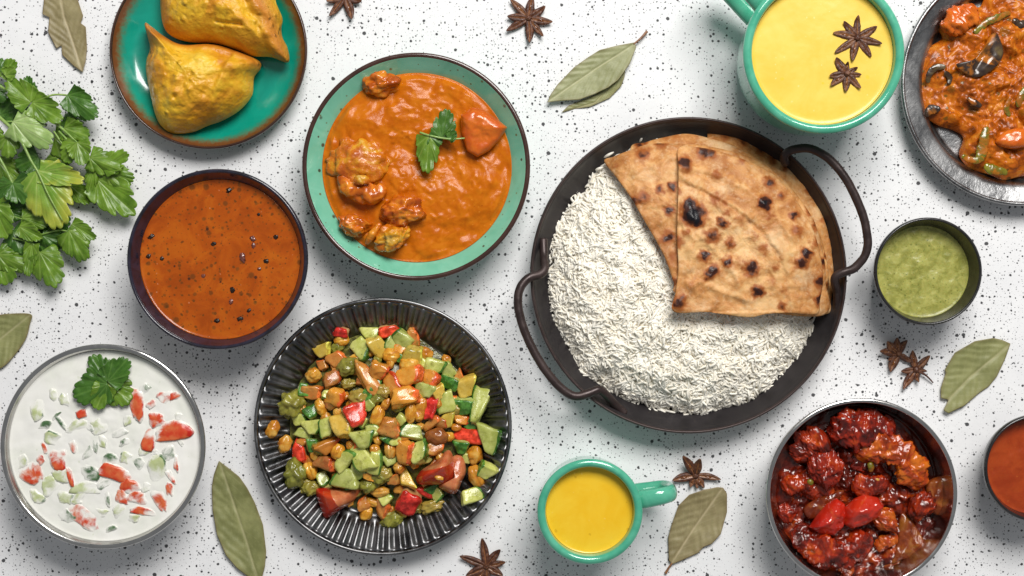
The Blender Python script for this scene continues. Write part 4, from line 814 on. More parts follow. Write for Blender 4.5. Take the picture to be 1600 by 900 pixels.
# ================================================================== salad
def sal(px, py): return 0.004 + 0.0150*np.exp(-(((px - 597)/120)**2 + ((py - 662)/105)**2)**1.5)
SO = [(440, 640), (462, 575), (500, 528), (560, 508), (625, 505), (665, 535), (700, 565), (740, 600), (770, 630), (778, 690), (760, 740), (735, 770), (690, 785), (640, 800), (580, 800), (530, 785), (480, 765), (452, 720), (438, 690)]
o = blob('salad_dressing', SO, 0.0042, 0.0008, MT['dressing'], n=140, m=40, edge=0.5, disp=lambda X, Y, T: sal(X, Y)*1.05 - 0.004 + 0.0022*fbm(X*0.05, Y*0.05, 2, 3)*sst(0, 25, polyd(X, Y, SO)))
tag(o, 'green herb dressing pooled under the chopped salad', 'dressing')
# kind, px, py, w, h, rotation(deg, anticlockwise)
SAL = [('p', 505, 548, 24, 20, 20), ('r', 533, 519, 22, 16, -10), ('n', 534, 531, 26, 20, 10), ('h', 528, 543, 22, 16, 30), ('c', 565, 544, 28, 26, -35), ('p', 590, 542, 34, 26, -60), ('c', 578, 521, 26, 18, 10), ('T', 526, 562, 26, 24, 40), ('h', 543, 573, 36, 26, 25), ('n', 490, 586, 26, 26, 60), ('T', 519, 592, 27, 23, 10), ('T', 487, 612, 32, 20, -5), ('o', 525, 620, 26, 25, -20), ('n', 502, 636, 21, 29, 15),
       ('h', 457, 632, 38, 40, 30), ('s', 487, 644, 22, 20, 20), ('c', 468, 655, 20, 18, 20), ('r', 556, 647, 32, 36, 10), ('n', 589, 651, 22, 38, -20), ('p', 536, 666, 32, 34, 8), ('c', 490, 668, 26, 22, 10), ('c', 511, 668, 20, 30, -3), ('T', 576, 594, 24, 62, 28), ('o', 591, 580, 26, 26, -20), ('h', 544, 600, 22, 16, 0), ('n', 426, 671, 20, 30, -25),
       ('r', 608, 517, 32, 18, 15), ('c', 629, 530, 30, 25, -45), ('T', 645, 528, 18, 32, 15), ('c', 612, 536, 20, 22, 0), ('n', 611, 555, 28, 24, -10), ('n', 664, 552, 30, 20, -25), ('p', 645, 556, 30, 30, -15), ('n', 640, 571, 34, 26, 5), ('o', 640, 588, 38, 28, 10), ('o', 613, 598, 24, 36, 30), ('c', 678, 572, 28, 24, -30), ('c', 699, 577, 18, 26, 30), ('s', 702, 597, 32, 20, -28), ('p', 727, 604, 28, 30, 5), ('o', 673, 592, 26, 24, -20), ('c', 664, 609, 30, 22, -5), ('p', 685, 614, 20, 20, 20),
       ('c', 698, 627, 22, 34, -5), ('s', 723, 634, 32, 24, 5), ('c', 749, 634, 22, 58, -18), ('o', 632, 620, 44, 30, 20), ('h', 624, 632, 26, 20, 30), ('n', 642, 645, 18, 36, -5), ('n', 657, 638, 22, 40, -5), ('r', 673, 638, 18, 34, -10), ('p', 700, 657, 18, 22, 0), ('o', 721, 656, 24, 15, 0), ('T', 673, 662, 34, 13, 30), ('h', 600, 611, 22, 20, 0), ('h', 590, 622, 26, 18, 20),
       ('n', 445, 694, 22, 30, -20), ('r', 468, 703, 19, 36, 5), ('s', 487, 696, 16, 22, 0), ('o', 511, 698, 32, 20, 10), ('n', 528, 706, 22, 26, -20), ('T', 507, 722, 30, 22, -20), ('c', 538, 720, 38, 20, 40), ('c', 542, 748, 34, 30, -15), ('c', 558, 736, 22, 24, -30), ('h', 461, 740, 34, 40, 0), ('n', 485, 735, 24, 32, 20), ('h', 483, 762, 30, 24, -10),
       ('c', 567, 686, 28, 28, 15), ('c', 567, 714, 26, 46, 30), ('c', 586, 722, 20, 38, -10), ('h', 576, 757, 30, 24, 20), ('n', 594, 768, 32, 18, 8), ('n', 584, 785, 36, 14, -15), ('n', 572, 802, 20, 26, -30), ('h', 594, 745, 30, 24, 0),
       ('T', 609, 668, 32, 28, -10), ('c', 643, 675, 30, 22, -15), ('b', 682, 682, 38, 27, -8), ('r', 735, 681, 52, 22, -14), ('c', 765, 687, 26, 44, 5), ('c', 618, 688, 24, 18, 0), ('n', 610, 703, 22, 30, 5), ('o', 633, 707, 24, 36, -5), ('c', 653, 708, 30, 32, 10), ('T', 679, 700, 36, 20, 35), ('s', 721, 698, 20, 22, 0), ('n', 742, 711, 25, 33, -5), ('n', 744, 744, 25, 38, 25),
       ('c', 760, 735, 22, 24, -45), ('c', 736, 775, 32, 22, 25), ('p', 633, 743, 15, 38, 20), ('h', 601, 740, 24, 22, 10), ('r', 637, 783, 34, 40, -35), ('r', 662, 768, 24, 14, -25), ('h', 674, 791, 38, 20, 15), ('h', 614, 811, 36, 22, 30), ('T', 598, 795, 20, 32, -10), ('h', 650, 795, 22, 14, 0), ('h', 640, 700, 24, 20, 0), ('s', 608, 687, 18, 18, 30), ('h', 560, 622, 30, 24, 0), ('h', 555, 770, 18, 14, 0), ('h', 500, 700, 24, 20, 0), ('c', 475, 676, 24, 16, -20), ('T', 690, 660, 20, 16, 0), ('h', 705, 640, 24, 20, 0)]
fr = np.random.default_rng(8)
for _ in range(900):          # smaller pieces filling the gaps of the heap
    if len(SAL) >= 190: break
    px, py = float(fr.uniform(445, 765)), float(fr.uniform(515, 800))
    if ((px - 598)/150)**2 + ((py - 662)/140)**2 > 1 or min(math.hypot(px - q[1], py - q[2]) for q in SAL) < 12: continue
    SAL.append((str(fr.choice(list('ccsnnnnoTh'))), px, py, float(fr.uniform(12, 22)), float(fr.uniform(12, 22)), float(fr.uniform(0, 180))))
KIND = {'c': ('cucumber_piece', '', 'cucumber', 'piece of pale green cucumber', 'cucumber pieces'), 's': ('cucumber_peel', '', 'cucumber', 'dark peel-up cucumber piece', 'peel-up cucumber pieces'),
        'p': ('potato_cube', '', 'potato', 'yellow potato cube', 'potato cubes'), 'r': ('red_pepper_piece', '', 'pepper', 'piece of bright red pepper', 'red pepper pieces'),
        'o': ('orange_tomato_piece', '', 'tomato', 'piece of orange tomato', 'orange tomato pieces'), 'T': ('tomato_slice', '', 'tomato', 'slice of tan-pink tomato flesh', 'tomato flesh slices'),
        'h': ('herbed_piece', '', 'vegetable', 'olive lump coated in herb dressing', 'herb coated lumps'), 'n': ('peanut', '', 'peanut', 'roasted golden peanut', 'golden peanuts'),
        'b': ('peanut', 'peanut with its shiny brown skin on in the salad', 'peanut', '', None)}
SM = {'c': 'cuc', 's': 'cuc_skin', 'p': 'potato', 'r': 'pepper', 'o': 'orange', 'T': 'tan', 'h': 'herb', 'n': 'nut', 'b': 'nut_brown'}
for i, (k, px, py, w, h, a) in enumerate(SAL):
    nm, lb, ct, _, gp = KIND[k]; rz = math.radians(a); w *= 0.94; h *= 0.94; hh = LN(min(w, h))*0.78
    edge = sst(90, 150, np.hypot((px - 597), (py - 662)*1.15))
    z = float(sal(px, py)) + hh*0.5 + (0.0022 + random.uniform(-0.001, 0.0032))*(1 - float(edge)) + 0.0003
    rr = math.hypot(px - 598, py - 667)*S; z += max(0, (rr - LN(146))/LN(48))*0.016
    if k in 'nb':
        o = lump(nm, W(px, py, z), (LN(w)/2, LN(h)/2, LN(min(w, h))*0.42), MT[SM[k]], rz=rz, amp=0.22, freq=1.2, seed=i, sub=4, groove=0.0) if k == 'b' or i % 2 else None
        if o is None:
            L, wd = max(w, h), min(w, h); r2 = rz + (math.pi/2 if h > w else 0)
            o = lump(nm, W(px, py, z), (LN(L)/2, LN(wd)/2, LN(wd)*0.42), MT[SM[k]], rz=r2, amp=0.16, freq=1.3, seed=i, sub=4, groove=0.22)
    elif k == 'h':
        o = lump(nm, W(px, py, z), (LN(w)*0.54, LN(h)*0.54, hh*0.62), MT['herb'], rz=rz, amp=0.34, freq=1.7, seed=i, sub=4, octv=4)
    else:
        flip = math.pi*(i % 2) if k == 'c' else 0
        o = chunk(nm, W(px, py, z), (LN(w), LN(h), hh), MT[SM[k]], rz=rz + flip, tilt=(random.uniform(-.38, .38), random.uniform(-.38, .38)), seed=i, pn=random.uniform(5, 13) if k in 'cps' else random.uniform(3.5, 7), amp=random.uniform(.12, .22) if k in 'cps' else random.uniform(.2, .34), taper=random.uniform(-.5, .5), shear=random.uniform(-.3, .3), bulge=0.2 if k == 'c' else 0)
    LM = [((528, 782), 'by the tomato wedge lying alone'), ((690, 735), 'by the deep red tomato wedge'), ((682, 682), 'by the brown skinned peanut'), ((576, 594), 'by the longest tomato slice'), ((749, 634), 'by the longest cucumber stick'), ((457, 632), 'by the biggest herb lump')]
    near = [(math.hypot(px - q[0], py - q[1]), w_) for q, w_ in LM]; dn, wh = min(near)
    if dn < 3: lb = {'T': 'longest slice of tan-pink tomato flesh in the salad', 'c': 'longest stick of pale green cucumber in the salad', 'h': 'biggest olive lump coated in herb dressing in the salad', 'b': lb}[k]; gp = None
    else:
        wh = wh if dn < 44 else 'on the outer edge of the salad heap' if edge > 0.45 else 'in the middle of the salad heap'
        L_, w_ = max(w, h), min(w, h); shp = 'long' if L_ >= 1.65*w_ else 'big' if L_*w_ > 850 else 'small' if L_*w_ < 430 else 'chunky'
        lb = f"{shp} {KIND[k][3]} {wh}"; gp = f"{KIND[k][4]}, {wh}, {shp}"
    tag(o, lb, ct, gp)
def wedge(outline, ridge, side, h, label, z0=0.006, parent=None):
    a, b = np.array(ridge[0], float), np.array(ridge[1], float); nrm = np.array([-(b-a)[1], (b-a)[0]]); nrm /= np.linalg.norm(nrm)
    sd = lambda X, Y: side*((X - a[0])*nrm[0] + (Y - a[1])*nrm[1])
    R = max(np.abs(sd(np.array([p[0] for p in outline], float), np.array([p[1] for p in outline], float))))
    O = linres(outline, 84)
    o = blob('tomato_wedge', [tuple(p) for p in catmull(outline, 60)], z0, h*0.45, MT['tomato'], n=96, m=26, p=5, q=0.5, edge=0.35, sharp=True,
             disp=lambda X, Y, T: h*0.62*(1 - np.clip(np.abs(sd(X, Y))/R, 0, 1))*(1 - T**3) + 0.0004*fbm(X*0.1, Y*0.1, 3, 2), attr={'skin': lambda X, Y: np.clip(sd(X, Y)/12, -1, 1)})
    return tag(o, label, 'tomato')
wedge([(493, 768), (500, 762), (520, 762), (548, 763), (563, 760), (562, 770), (550, 785), (530, 798), (510, 810), (503, 800)], [(515, 760), (538, 796)], 1, 0.021, 'big red tomato wedge lying skin-up at the salad heap edge, alone on bare plate', 0.009)
wedge([(650, 748), (658, 735), (678, 722), (698, 704), (706, 708), (709, 722), (710, 742), (700, 755), (675, 758), (655, 757)], [(655, 736), (709, 721)], 1, 0.024, 'large deep red tomato wedge in the salad with a pale crumb on top', 0.012)
wedge([(706, 715), (722, 712), (728, 735), (722, 752), (711, 772), (690, 765), (686, 758), (705, 752), (710, 735)], [(686, 770), (711, 776)], 1, 0.016, 'pink tomato wedge showing its cut flesh beside the large deep red wedge', 0.010)
o = lump('peanut_crumb', W(686, 747, 0.037), (LN(7), LN(3.5), 0.0015), MT['nut'], amp=0.25, sub=3, seed=3, rz=-.2); tag(o, 'pale peanut crumb on the large deep red tomato wedge', 'peanut')

# ================================================================== vegetable curry on pewter plate
VO = [(1550, -22), (1532, 10), (1511, 3), (1490, 22), (1467, 41), (1473, 59), (1455, 72), (1439, 92), (1434, 120), (1433, 145), (1441, 174), (1464, 194), (1490, 203), (1506, 215), (1500, 242), (1517, 263), (1545, 272), (1571, 281), (1600, 275), (1650, 278), (1700, 250), (1740, 190), (1745, 120), (1710, 40), (1650, -10), (1600, -28)]
vc = np.random.default_rng(21); VL = [(vc.uniform(1440, 1740), vc.uniform(-10, 275), vc.uniform(13, 34), vc.uniform(0.002, 0.010)) for _ in range(110)]
def dV(X, Y, T):
    wx = 11*fbm(X*0.025, Y*0.025, 1, 3); wy = 11*fbm(X*0.025, Y*0.025, 6, 3); z = np.zeros_like(X)
    for (a, b, r, h) in VL: z = np.maximum(z, h*np.exp(-(((X + wx - a)**2 + (Y + wy - b)**2)/(r*r))**2.0))
    return z + 0.0017*fbm(X*0.06, Y*0.06, 3, 4, .6) - 0.0022*np.abs(fbm(X*0.07, Y*0.07, 8, 2)) - 0.001
o = blob('vegetable_curry', VO, 0.0042, 0.012, MT['vegmix'], n=300, m=110, p=4, q=0.6, edge=0.3, disp=dV, c=(1590, 120)); tag(o, 'heap of chunky orange vegetable curry on the pewter plate', 'curry')
def vz(px, py): return 0.0162 + float(dV(np.array([float(px)]), np.array([float(py)]), 0)[0])
def dE(X, Y, T): return -0.003*np.exp(-(segd(X, Y, (1538, 85), (1524, 108))/8)**2) + 0.0010*fbm(X*.05, Y*.05, 1, 2)
o = blob('eggplant_slice', [(1494, 101), (1508, 97), (1522, 92), (1534, 78), (1548, 55), (1557, 52), (1564, 64), (1568, 82), (1562, 98), (1546, 113), (1527, 121), (1508, 115)], 0.0205, 0.0062, MT['eggplant'], disp=dE, p=3, edge=0.45); tag(o, 'large shiny dark eggplant slice on top of the vegetable curry', 'eggplant')
def strip(name, P, rr, mt, label, cat, seed, fl=0.36):
    Q = [(a, b, vz(a, b)*0.5 + vz(*P[len(P)//2])*0.5 + 0.0006) for a, b in P]
    tag(worm(name, Q, rr, MT[mt], amp=0.28, seed=seed, flat=fl, n=24, sub=40, freq=160), label, cat)
strip('green_pepper_strip', [(1543, 198), (1538, 216), (1534, 234), (1529, 252)], [5, 8, 9, 8], 'greenpep', 'long olive green pepper strip standing in the vegetable curry', 'pepper', 1)
strip('green_pepper_strip', [(1503, 243), (1513, 249), (1526, 250), (1538, 247)], [3, 5, 6, 4], 'greenpep', 'short olive pepper strip at the foot of the long one', 'pepper', 2)
strip('green_pepper_strip', [(1538, 258), (1550, 264), (1563, 267), (1574, 272)], [5, 8, 7, 4], 'greenpep', 'plump olive pepper strip by the curry heap edge', 'pepper', 3)
strip('green_pepper_strip', [(1500, 44), (1508, 38), (1520, 36)], [6, 9, 6], 'greenpep', 'small square of green pepper on the rough carrot chunk', 'pepper', 4)
strip('green_pepper_strip', [(1522, 52), (1538, 38), (1556, 28), (1580, 20)], [4, 6, 6, 3], 'greenpep', 'slim green pepper strip running out from the rough carrot chunk', 'pepper', 5)
strip('green_pepper_strip', [(1590, 168), (1594, 154), (1602, 140), (1612, 134)], [4, 7, 7, 4], 'greenpep', 'green pepper piece in the middle of the vegetable curry', 'pepper', 6)
strip('green_pepper_strip', [(1578, 182), (1572, 168), (1580, 152)], [3, 5, 3], 'greenpep', 'thin green pepper sliver between the curry middle and the smooth carrot', 'pepper', 7)
strip('eggplant_peel', [(1450, 130), (1452, 116), (1462, 106), (1478, 104)], [3, 5, 6, 3], 'eggplant', 'curled dark eggplant peel near the curry heap edge', 'eggplant', 8, 0.3)
strip('eggplant_peel', [(1446, 182), (1455, 172), (1470, 170)], [4, 8, 4], 'eggplant', 'dark eggplant peel tucked under the curry heap edge', 'eggplant', 9, 0.4)
strip('eggplant_peel', [(1512, 152), (1522, 160), (1534, 166)], [3, 6, 3], 'eggplant', 'small dark eggplant bit between the big slice and the long pepper strip', 'eggplant', 10, 0.4)
strip('eggplant_peel', [(1582, 30), (1594, 38), (1612, 38)], [4, 8, 5], 'eggplant', 'dark eggplant bit near the slim pepper strip', 'eggplant', 11, 0.4)
strip('eggplant_peel', [(1476, 112), (1484, 122), (1482, 132)], [3, 5, 3], 'eggplant', 'narrow dark eggplant shred beside the curled peel', 'eggplant', 12, 0.3)
tag(worm('carrot_chunk', [(1470, 46, .016), (1490, 36, .020), (1512, 22, .020), (1520, 6, .018)], [13, 20, 19, 10], MT['pumpkin'], amp=0.42, seed=8, freq=120, octv=5), 'rough bright orange carrot chunk poking out of the vegetable curry', 'carrot')
tag(blob('carrot_chunk', [(1556, 222), (1570, 206), (1592, 200), (1612, 206), (1618, 220), (1600, 230), (1576, 232)], 0.018, 0.009, MT['pumpkin'], p=3, edge=.4, disp=lambda X, Y, T: 0.001*fbm(X*.06, Y*.06, 2, 3)), 'smooth orange carrot chunk beside the long green pepper strip', 'carrot')

# ================================================================== chili chicken
CM = [(1212, 765), (1228, 712), (1268, 672), (1325, 648), (1392, 648), (1432, 690), (1450, 740), (1468, 790), (1458, 842), (1430, 880), (1380, 900), (1320, 905), (1262, 880), (1222, 828)]
cr_ = np.random.default_rng(5); CL_ = [(cr_.uniform(1215, 1465), cr_.uniform(650, 900), cr_.uniform(10, 26), cr_.uniform(0.001, 0.008)) for _ in range(90)]
def dC(X, Y, T):
    wx = 9*fbm(X*0.03, Y*0.03, 2, 3); wy = 9*fbm(X*0.03, Y*0.03, 7, 3); z = np.zeros_like(X)
    for (a, b, r, h) in CL_: z = np.maximum(z, h*np.exp(-(((X + wx - a)**2 + (Y + wy - b)**2)/(r*r))**2.0))
    return z + 0.0022*fbm(X*0.06, Y*0.06, 3, 4, .6) - 0.0030*np.abs(fbm(X*0.06, Y*0.06, 8, 3)) - 0.001
o = blob('saucy_chicken_shreds', CM, 0.017, 0.010, MT['chilimix'], n=240, m=90, p=4, q=0.6, edge=0.2, disp=dC); tag(o, 'dark saucy bed of chicken shreds under the chili chicken pieces', 'chicken')
CK = [([(1300, 690, .030), (1325, 668, .036), (1350, 668, .037), (1380, 668, .034), (1398, 662, .030)], [20, 27, 24, 20, 11], 'chicken', 'dark red chicken piece lying against the back wall of the steel bowl'),
      ([(1243, 722, .027), (1258, 705, .031), (1280, 690, .033), (1294, 682, .032)], [11, 20, 25, 18], 'chicken', 'knobbly red chicken piece next to the back piece in the bowl'),
      ([(1262, 738, .034), (1290, 733, .038), (1316, 737, .035)], [17, 24, 18], 'chicken', 'glossy dark chicken lump in the middle of the chili bowl'),
      ([(1335, 712, .033), (1362, 702, .037), (1392, 702, .038), (1414, 718, .038), (1426, 742, .036), (1434, 766, .032)], [11, 17, 21, 21, 20, 10], 'chicken_light', 'long arched golden chicken strip curving round the chili bowl'),
      ([(1330, 765, .034), (1352, 760, .036), (1376, 759, .035), (1390, 755, .032)], [11, 14, 11, 8], 'chicken', 'narrow rough chicken strip above the red pepper pieces'),
      ([(1216, 806, .026), (1232, 800, .029), (1246, 800, .027)], [10, 15, 8], 'chicken', 'small chicken crumb piece touching the steel bowl wall'),
      ([(1242, 822, .029), (1262, 846, .034), (1288, 862, .037), (1316, 862, .037), (1340, 852, .036), (1364, 842, .033)], [13, 20, 23, 23, 18, 10], 'chicken', 'long crusty chicken piece below the red peppers'),
      ([(1312, 872, .030), (1322, 888, .028), (1330, 898, .026)], [14, 11, 7], 'chicken_light', 'golden chicken tip hanging from the long crusty piece'),
      ([(1374, 826, .033), (1386, 812, .038), (1398, 804, .035)], [13, 18, 10], 'chicken_light', 'yellow-orange chicken nub between the red pepper and the onion'),
      ([(1368, 858, .030), (1388, 846, .033), (1402, 836, .030)], [8, 10, 8], 'chicken_light', 'thin curled golden chicken edge beside the onion'),
      ([(1420, 782, .028), (1440, 790, .032), (1456, 800, .028)], [17, 22, 14], 'chicken', 'dark red chicken piece under the tip of the arched strip'),
      ([(1220, 762, .026), (1240, 756, .029), (1262, 756, .028), (1285, 768, .029), (1300, 758, .030)], [13, 17, 18, 17, 12], 'chicken', 'dark sauce-soaked chicken piece between the lump and the olive onion'),
      ([(1345, 735, .029), (1340, 720, .031), (1352, 738, .030)], [14, 12, 10], 'chicken', 'small dark chicken fragment beside the green onion bit')]
for i, (P, rr, mt, lb) in enumerate(CK):
    o = worm('chicken_piece', P, [q*1.14 for q in rr], MT[mt], amp=0.50, seed=i*3 + 1, freq=70, n=60, sub=100, flat=0.62, octv=5); tag(o, lb, 'chicken')
def dP(P): return lambda X, Y, T: 0.0045*np.exp(-(pathd(X, Y, P)/11)**2) + 0.0022*fbm(X*.05, Y*.05, 1, 3)
o = blob('red_pepper_piece', [(1264, 824), (1276, 806), (1291, 788), (1307, 778), (1320, 787), (1322, 804), (1318, 823), (1303, 837), (1280, 834)], 0.030, 0.016, MT['redpep'], disp=dP([(1275, 822), (1300, 800)]), p=3.4, q=0.5, edge=0.45, n=90, m=24, sharp=True); tag(o, 'glossy red pepper piece with pointed end in the chili chicken', 'pepper')
o = blob('red_pepper_piece', [(1320, 793), (1334, 780), (1349, 772), (1372, 777), (1381, 789), (1375, 807), (1352, 820), (1330, 826), (1319, 820)], 0.031, 0.016, MT['redpep'], disp=dP([(1330, 800), (1370, 790)]), p=3.4, q=0.5, edge=0.45, n=90, m=24, sharp=True); tag(o, 'glossy red pepper piece, the blunter of the two in the chili chicken', 'pepper')
for out, z, lb in [([(1409, 802), (1424, 812), (1438, 834), (1450, 858), (1440, 868), (1412, 874), (1392, 880), (1400, 850), (1404, 825)], 0.024, 'translucent brown onion petal with ridges beside the golden chicken nub'),
                   ([(1448, 755), (1470, 745), (1484, 760), (1486, 790), (1476, 806), (1456, 800), (1450, 780)], 0.026, 'translucent onion petal against the steel bowl wall'), ([(1256, 800), (1262, 788), (1290, 772), (1318, 766), (1312, 778), (1290, 794), (1268, 812)], 0.028, 'olive brown onion petal behind the pointed red pepper'),
                   ([(1378, 880), (1400, 868), (1432, 872), (1426, 884), (1400, 890), (1380, 888)], 0.020, 'flat onion piece in the sauce under the ridged petal')]:
    o = blob('onion_petal', out, z, 0.007, MT['onion'], p=3, q=0.5, edge=0.4, disp=lambda X, Y, T: 0.0004*np.sin((X*0.9 + Y*0.35)*0.55) + 0.0016*fbm(X*.05, Y*.05, 2, 3)); tag(o, lb, 'onion')
for P, lb in [([(1358, 722, .038), (1361, 730, .038), (1360, 738, .037)], 'dark green onion bit in the middle of the chili chicken'), ([(1262, 750, .043), (1270, 757, .043)], 'green pepper bit on the sauce-soaked chicken piece')]:
    o = worm('green_bit', P, [4, 5, 3][:len(P)], MT['greenpep'], amp=0.2, n=14, sub=16); tag(o, lb, 'vegetable')
o = worm('garlic_bit', [(1368, 748, .039), (1374, 751, .039)], [3, 3], MT['nut'], amp=0.2, n=12, sub=10); tag(o, 'pale garlic bit by the narrow chicken strip', 'garlic')

# ================================================================== star anise
def anise(px, py, tips, z, label, group=None, w=0.115, tilt=None, seed=0):
    r = np.random.default_rng(seed); c = W(px, py, z); t = thing('star_anise', (c.x, c.y, z), label, 'star anise', group)
    hub = 0.0042
    lump('core', (c.x, c.y, z + hub*0.75), (LN(5), LN(5), 0.0030), MT['anise'], t, amp=0.3, freq=2, seed=seed, sub=3)
    for i, tp in enumerate(tips):
        q = W(tp[0], tp[1], z + 0.003); d = np.array([q.x - c.x, q.y - c.y]); L = float(np.hypot(*d)); d /= L; a = np.array([-d[1], d[0]])
        wd = min(LN(6.6), L*0.24)*(0.85 + 0.3*r.random()); op = 0.20 + 0.5*r.random(); m = 22
        S_ = np.linspace(0.06, 1, m); prof = np.sin(np.clip(S_, 0, 1)**0.85*math.pi)**0.75*0.9 + 0.10; prof[-1] = 0.05; prof[0] = 0.5
        rise = hub*0.75 + 0.0005*np.sin(S_*3) + 0.0022*np.clip(S_ - 0.72, 0, 1)/0.28*(0.4 + r.random()) - 0.0012*np.sin(S_*math.pi)
        if tilt: rise = rise + np.maximum(0, L*S_*(d[0]*tilt[0] + d[1]*tilt[1]))
        V = []
        #  cross-section: a boat hull with the seam on top, lips slightly apart
        cs = [(-0.06, .34), (-op*0.45, 1.0), (-0.80, 0.72), (-1.0, 0.15), (-0.72, -0.55), (0, -0.95), (0.72, -0.55), (1.0, 0.15), (0.80, 0.72), (op*0.45, 1.0), (0.06, .34)]
        for s, pf, rs in zip(S_, prof, rise):
            side = 0.06*L*math.sin(s*3)*(r.random()*0 + ((i*37 + seed) % 5 - 2)*0.25)
            for (u, v) in cs:
                hgt = wd*0.62*pf
                V.append((c.x + d[0]*L*s + a[0]*(u*wd*pf + side), c.y + d[1]*L*s + a[1]*(u*wd*pf + side), max(z + rs + v*hgt, z + 0.0002)))
        F = ringfaces(m, len(cs)); mi = [0]*len(F)
        for k in range(m - 1): mi[k*len(cs) + 0] = 1; mi[k*len(cs) + len(cs) - 2] = 1; mi[k*len(cs) + len(cs) - 1] = 1
        F += [tuple(range(len(cs)))[::-1], tuple(range((m-1)*len(cs), m*len(cs)))]; mi += [0, 0]
        V = np.array(V); V[:, 2] += 0.00035*fbm(V[:,0]*500, V[:,1]*500, V[:,2]*500, 2)
        o = build('carpel', V, F, [MT['anise'], MT['anise_in']], t, mi=mi)
        if op > 0.42:
            p = c + Vector((d[0]*L*0.5, d[1]*L*0.5, 0)); zz = z + float(np.interp(0.5, S_, rise)) + wd*0.30
            lump('seed', (p.x, p.y, zz), (L*0.14, wd*0.36, wd*0.30), MT['anise_seed'], o, rz=math.atan2(d[1], d[0]), amp=0.03, sub=2)
    return t
anise(825.5, 30, [(797, -1), (832, -6), (863.5, 34.4), (849, 58), (827, 68), (791, 49), (792.5, 26), (852, 10)], 0, 'star anise on bare tabletop beside the pair of bay leaves', seed=1)
anise(540, -4, [(515, 26), (550, 31), (566, 3), (510, 2), (540, -38), (518, -30), (565, -25)], 0, 'star anise lying between the samosa plate and the curry bowl', seed=2)
anise(1337.8, 60.4, [(1340, 24.5), (1369, 42), (1377, 69), (1360.5, 89.5), (1331, 96), (1303.4, 83), (1301, 52), (1317, 34)], ZM - 0.0030, 'larger star anise floating on the pale yellow drink', 'star anise floating in the large mug', seed=3)
anise(1321.6, 116.4, [(1305, 90.7), (1323.4, 97), (1339, 106), (1345, 117), (1344, 138.6), (1320.4, 143.5), (1297, 134), (1295, 119)], ZM - 0.0030, 'smaller star anise floating on the pale yellow drink', 'star anise floating in the large mug', seed=4)
anise(1086, 742.5, [(1064, 710), (1091, 714), (1126, 749), (1050, 750), (1100, 762), (1078, 761), (1089, 763)], 0, 'star anise tipped on its side above the bay leaf by the small mug', seed=5, tilt=(0.0, 0.5))
anise(760, 883.6, [(753, 840), (782, 857.6), (790, 877), (718, 868), (728, 899), (786, 899), (762, 928), (738, 920)], 0, 'star anise with long points lying beside the dark fluted plate', seed=6)
anise(1402, 553, [(1398, 527), (1415, 531), (1372, 548), (1382, 533), (1390, 581), (1424, 566), (1386, 563)], 0, 'star anise crumpled against its neighbour below the green chutney bowl', seed=7, tilt=(-0.2, 0.25))
anise(1429, 577, [(1425, 547), (1452, 555), (1410, 608), (1407, 580), (1434, 597), (1448, 580)], 0, 'star anise with a thin stem, the open one of the leaning pair', seed=8)
st = bpy.data.objects['star_anise.007']
tube('stem', [W(1432, 579, 0.004), W(1446, 586, 0.004), W(1458, 598, 0.002)], [0.0012, 0.0008, 0.0005], MT['anise'], st, n=8, sub=16)

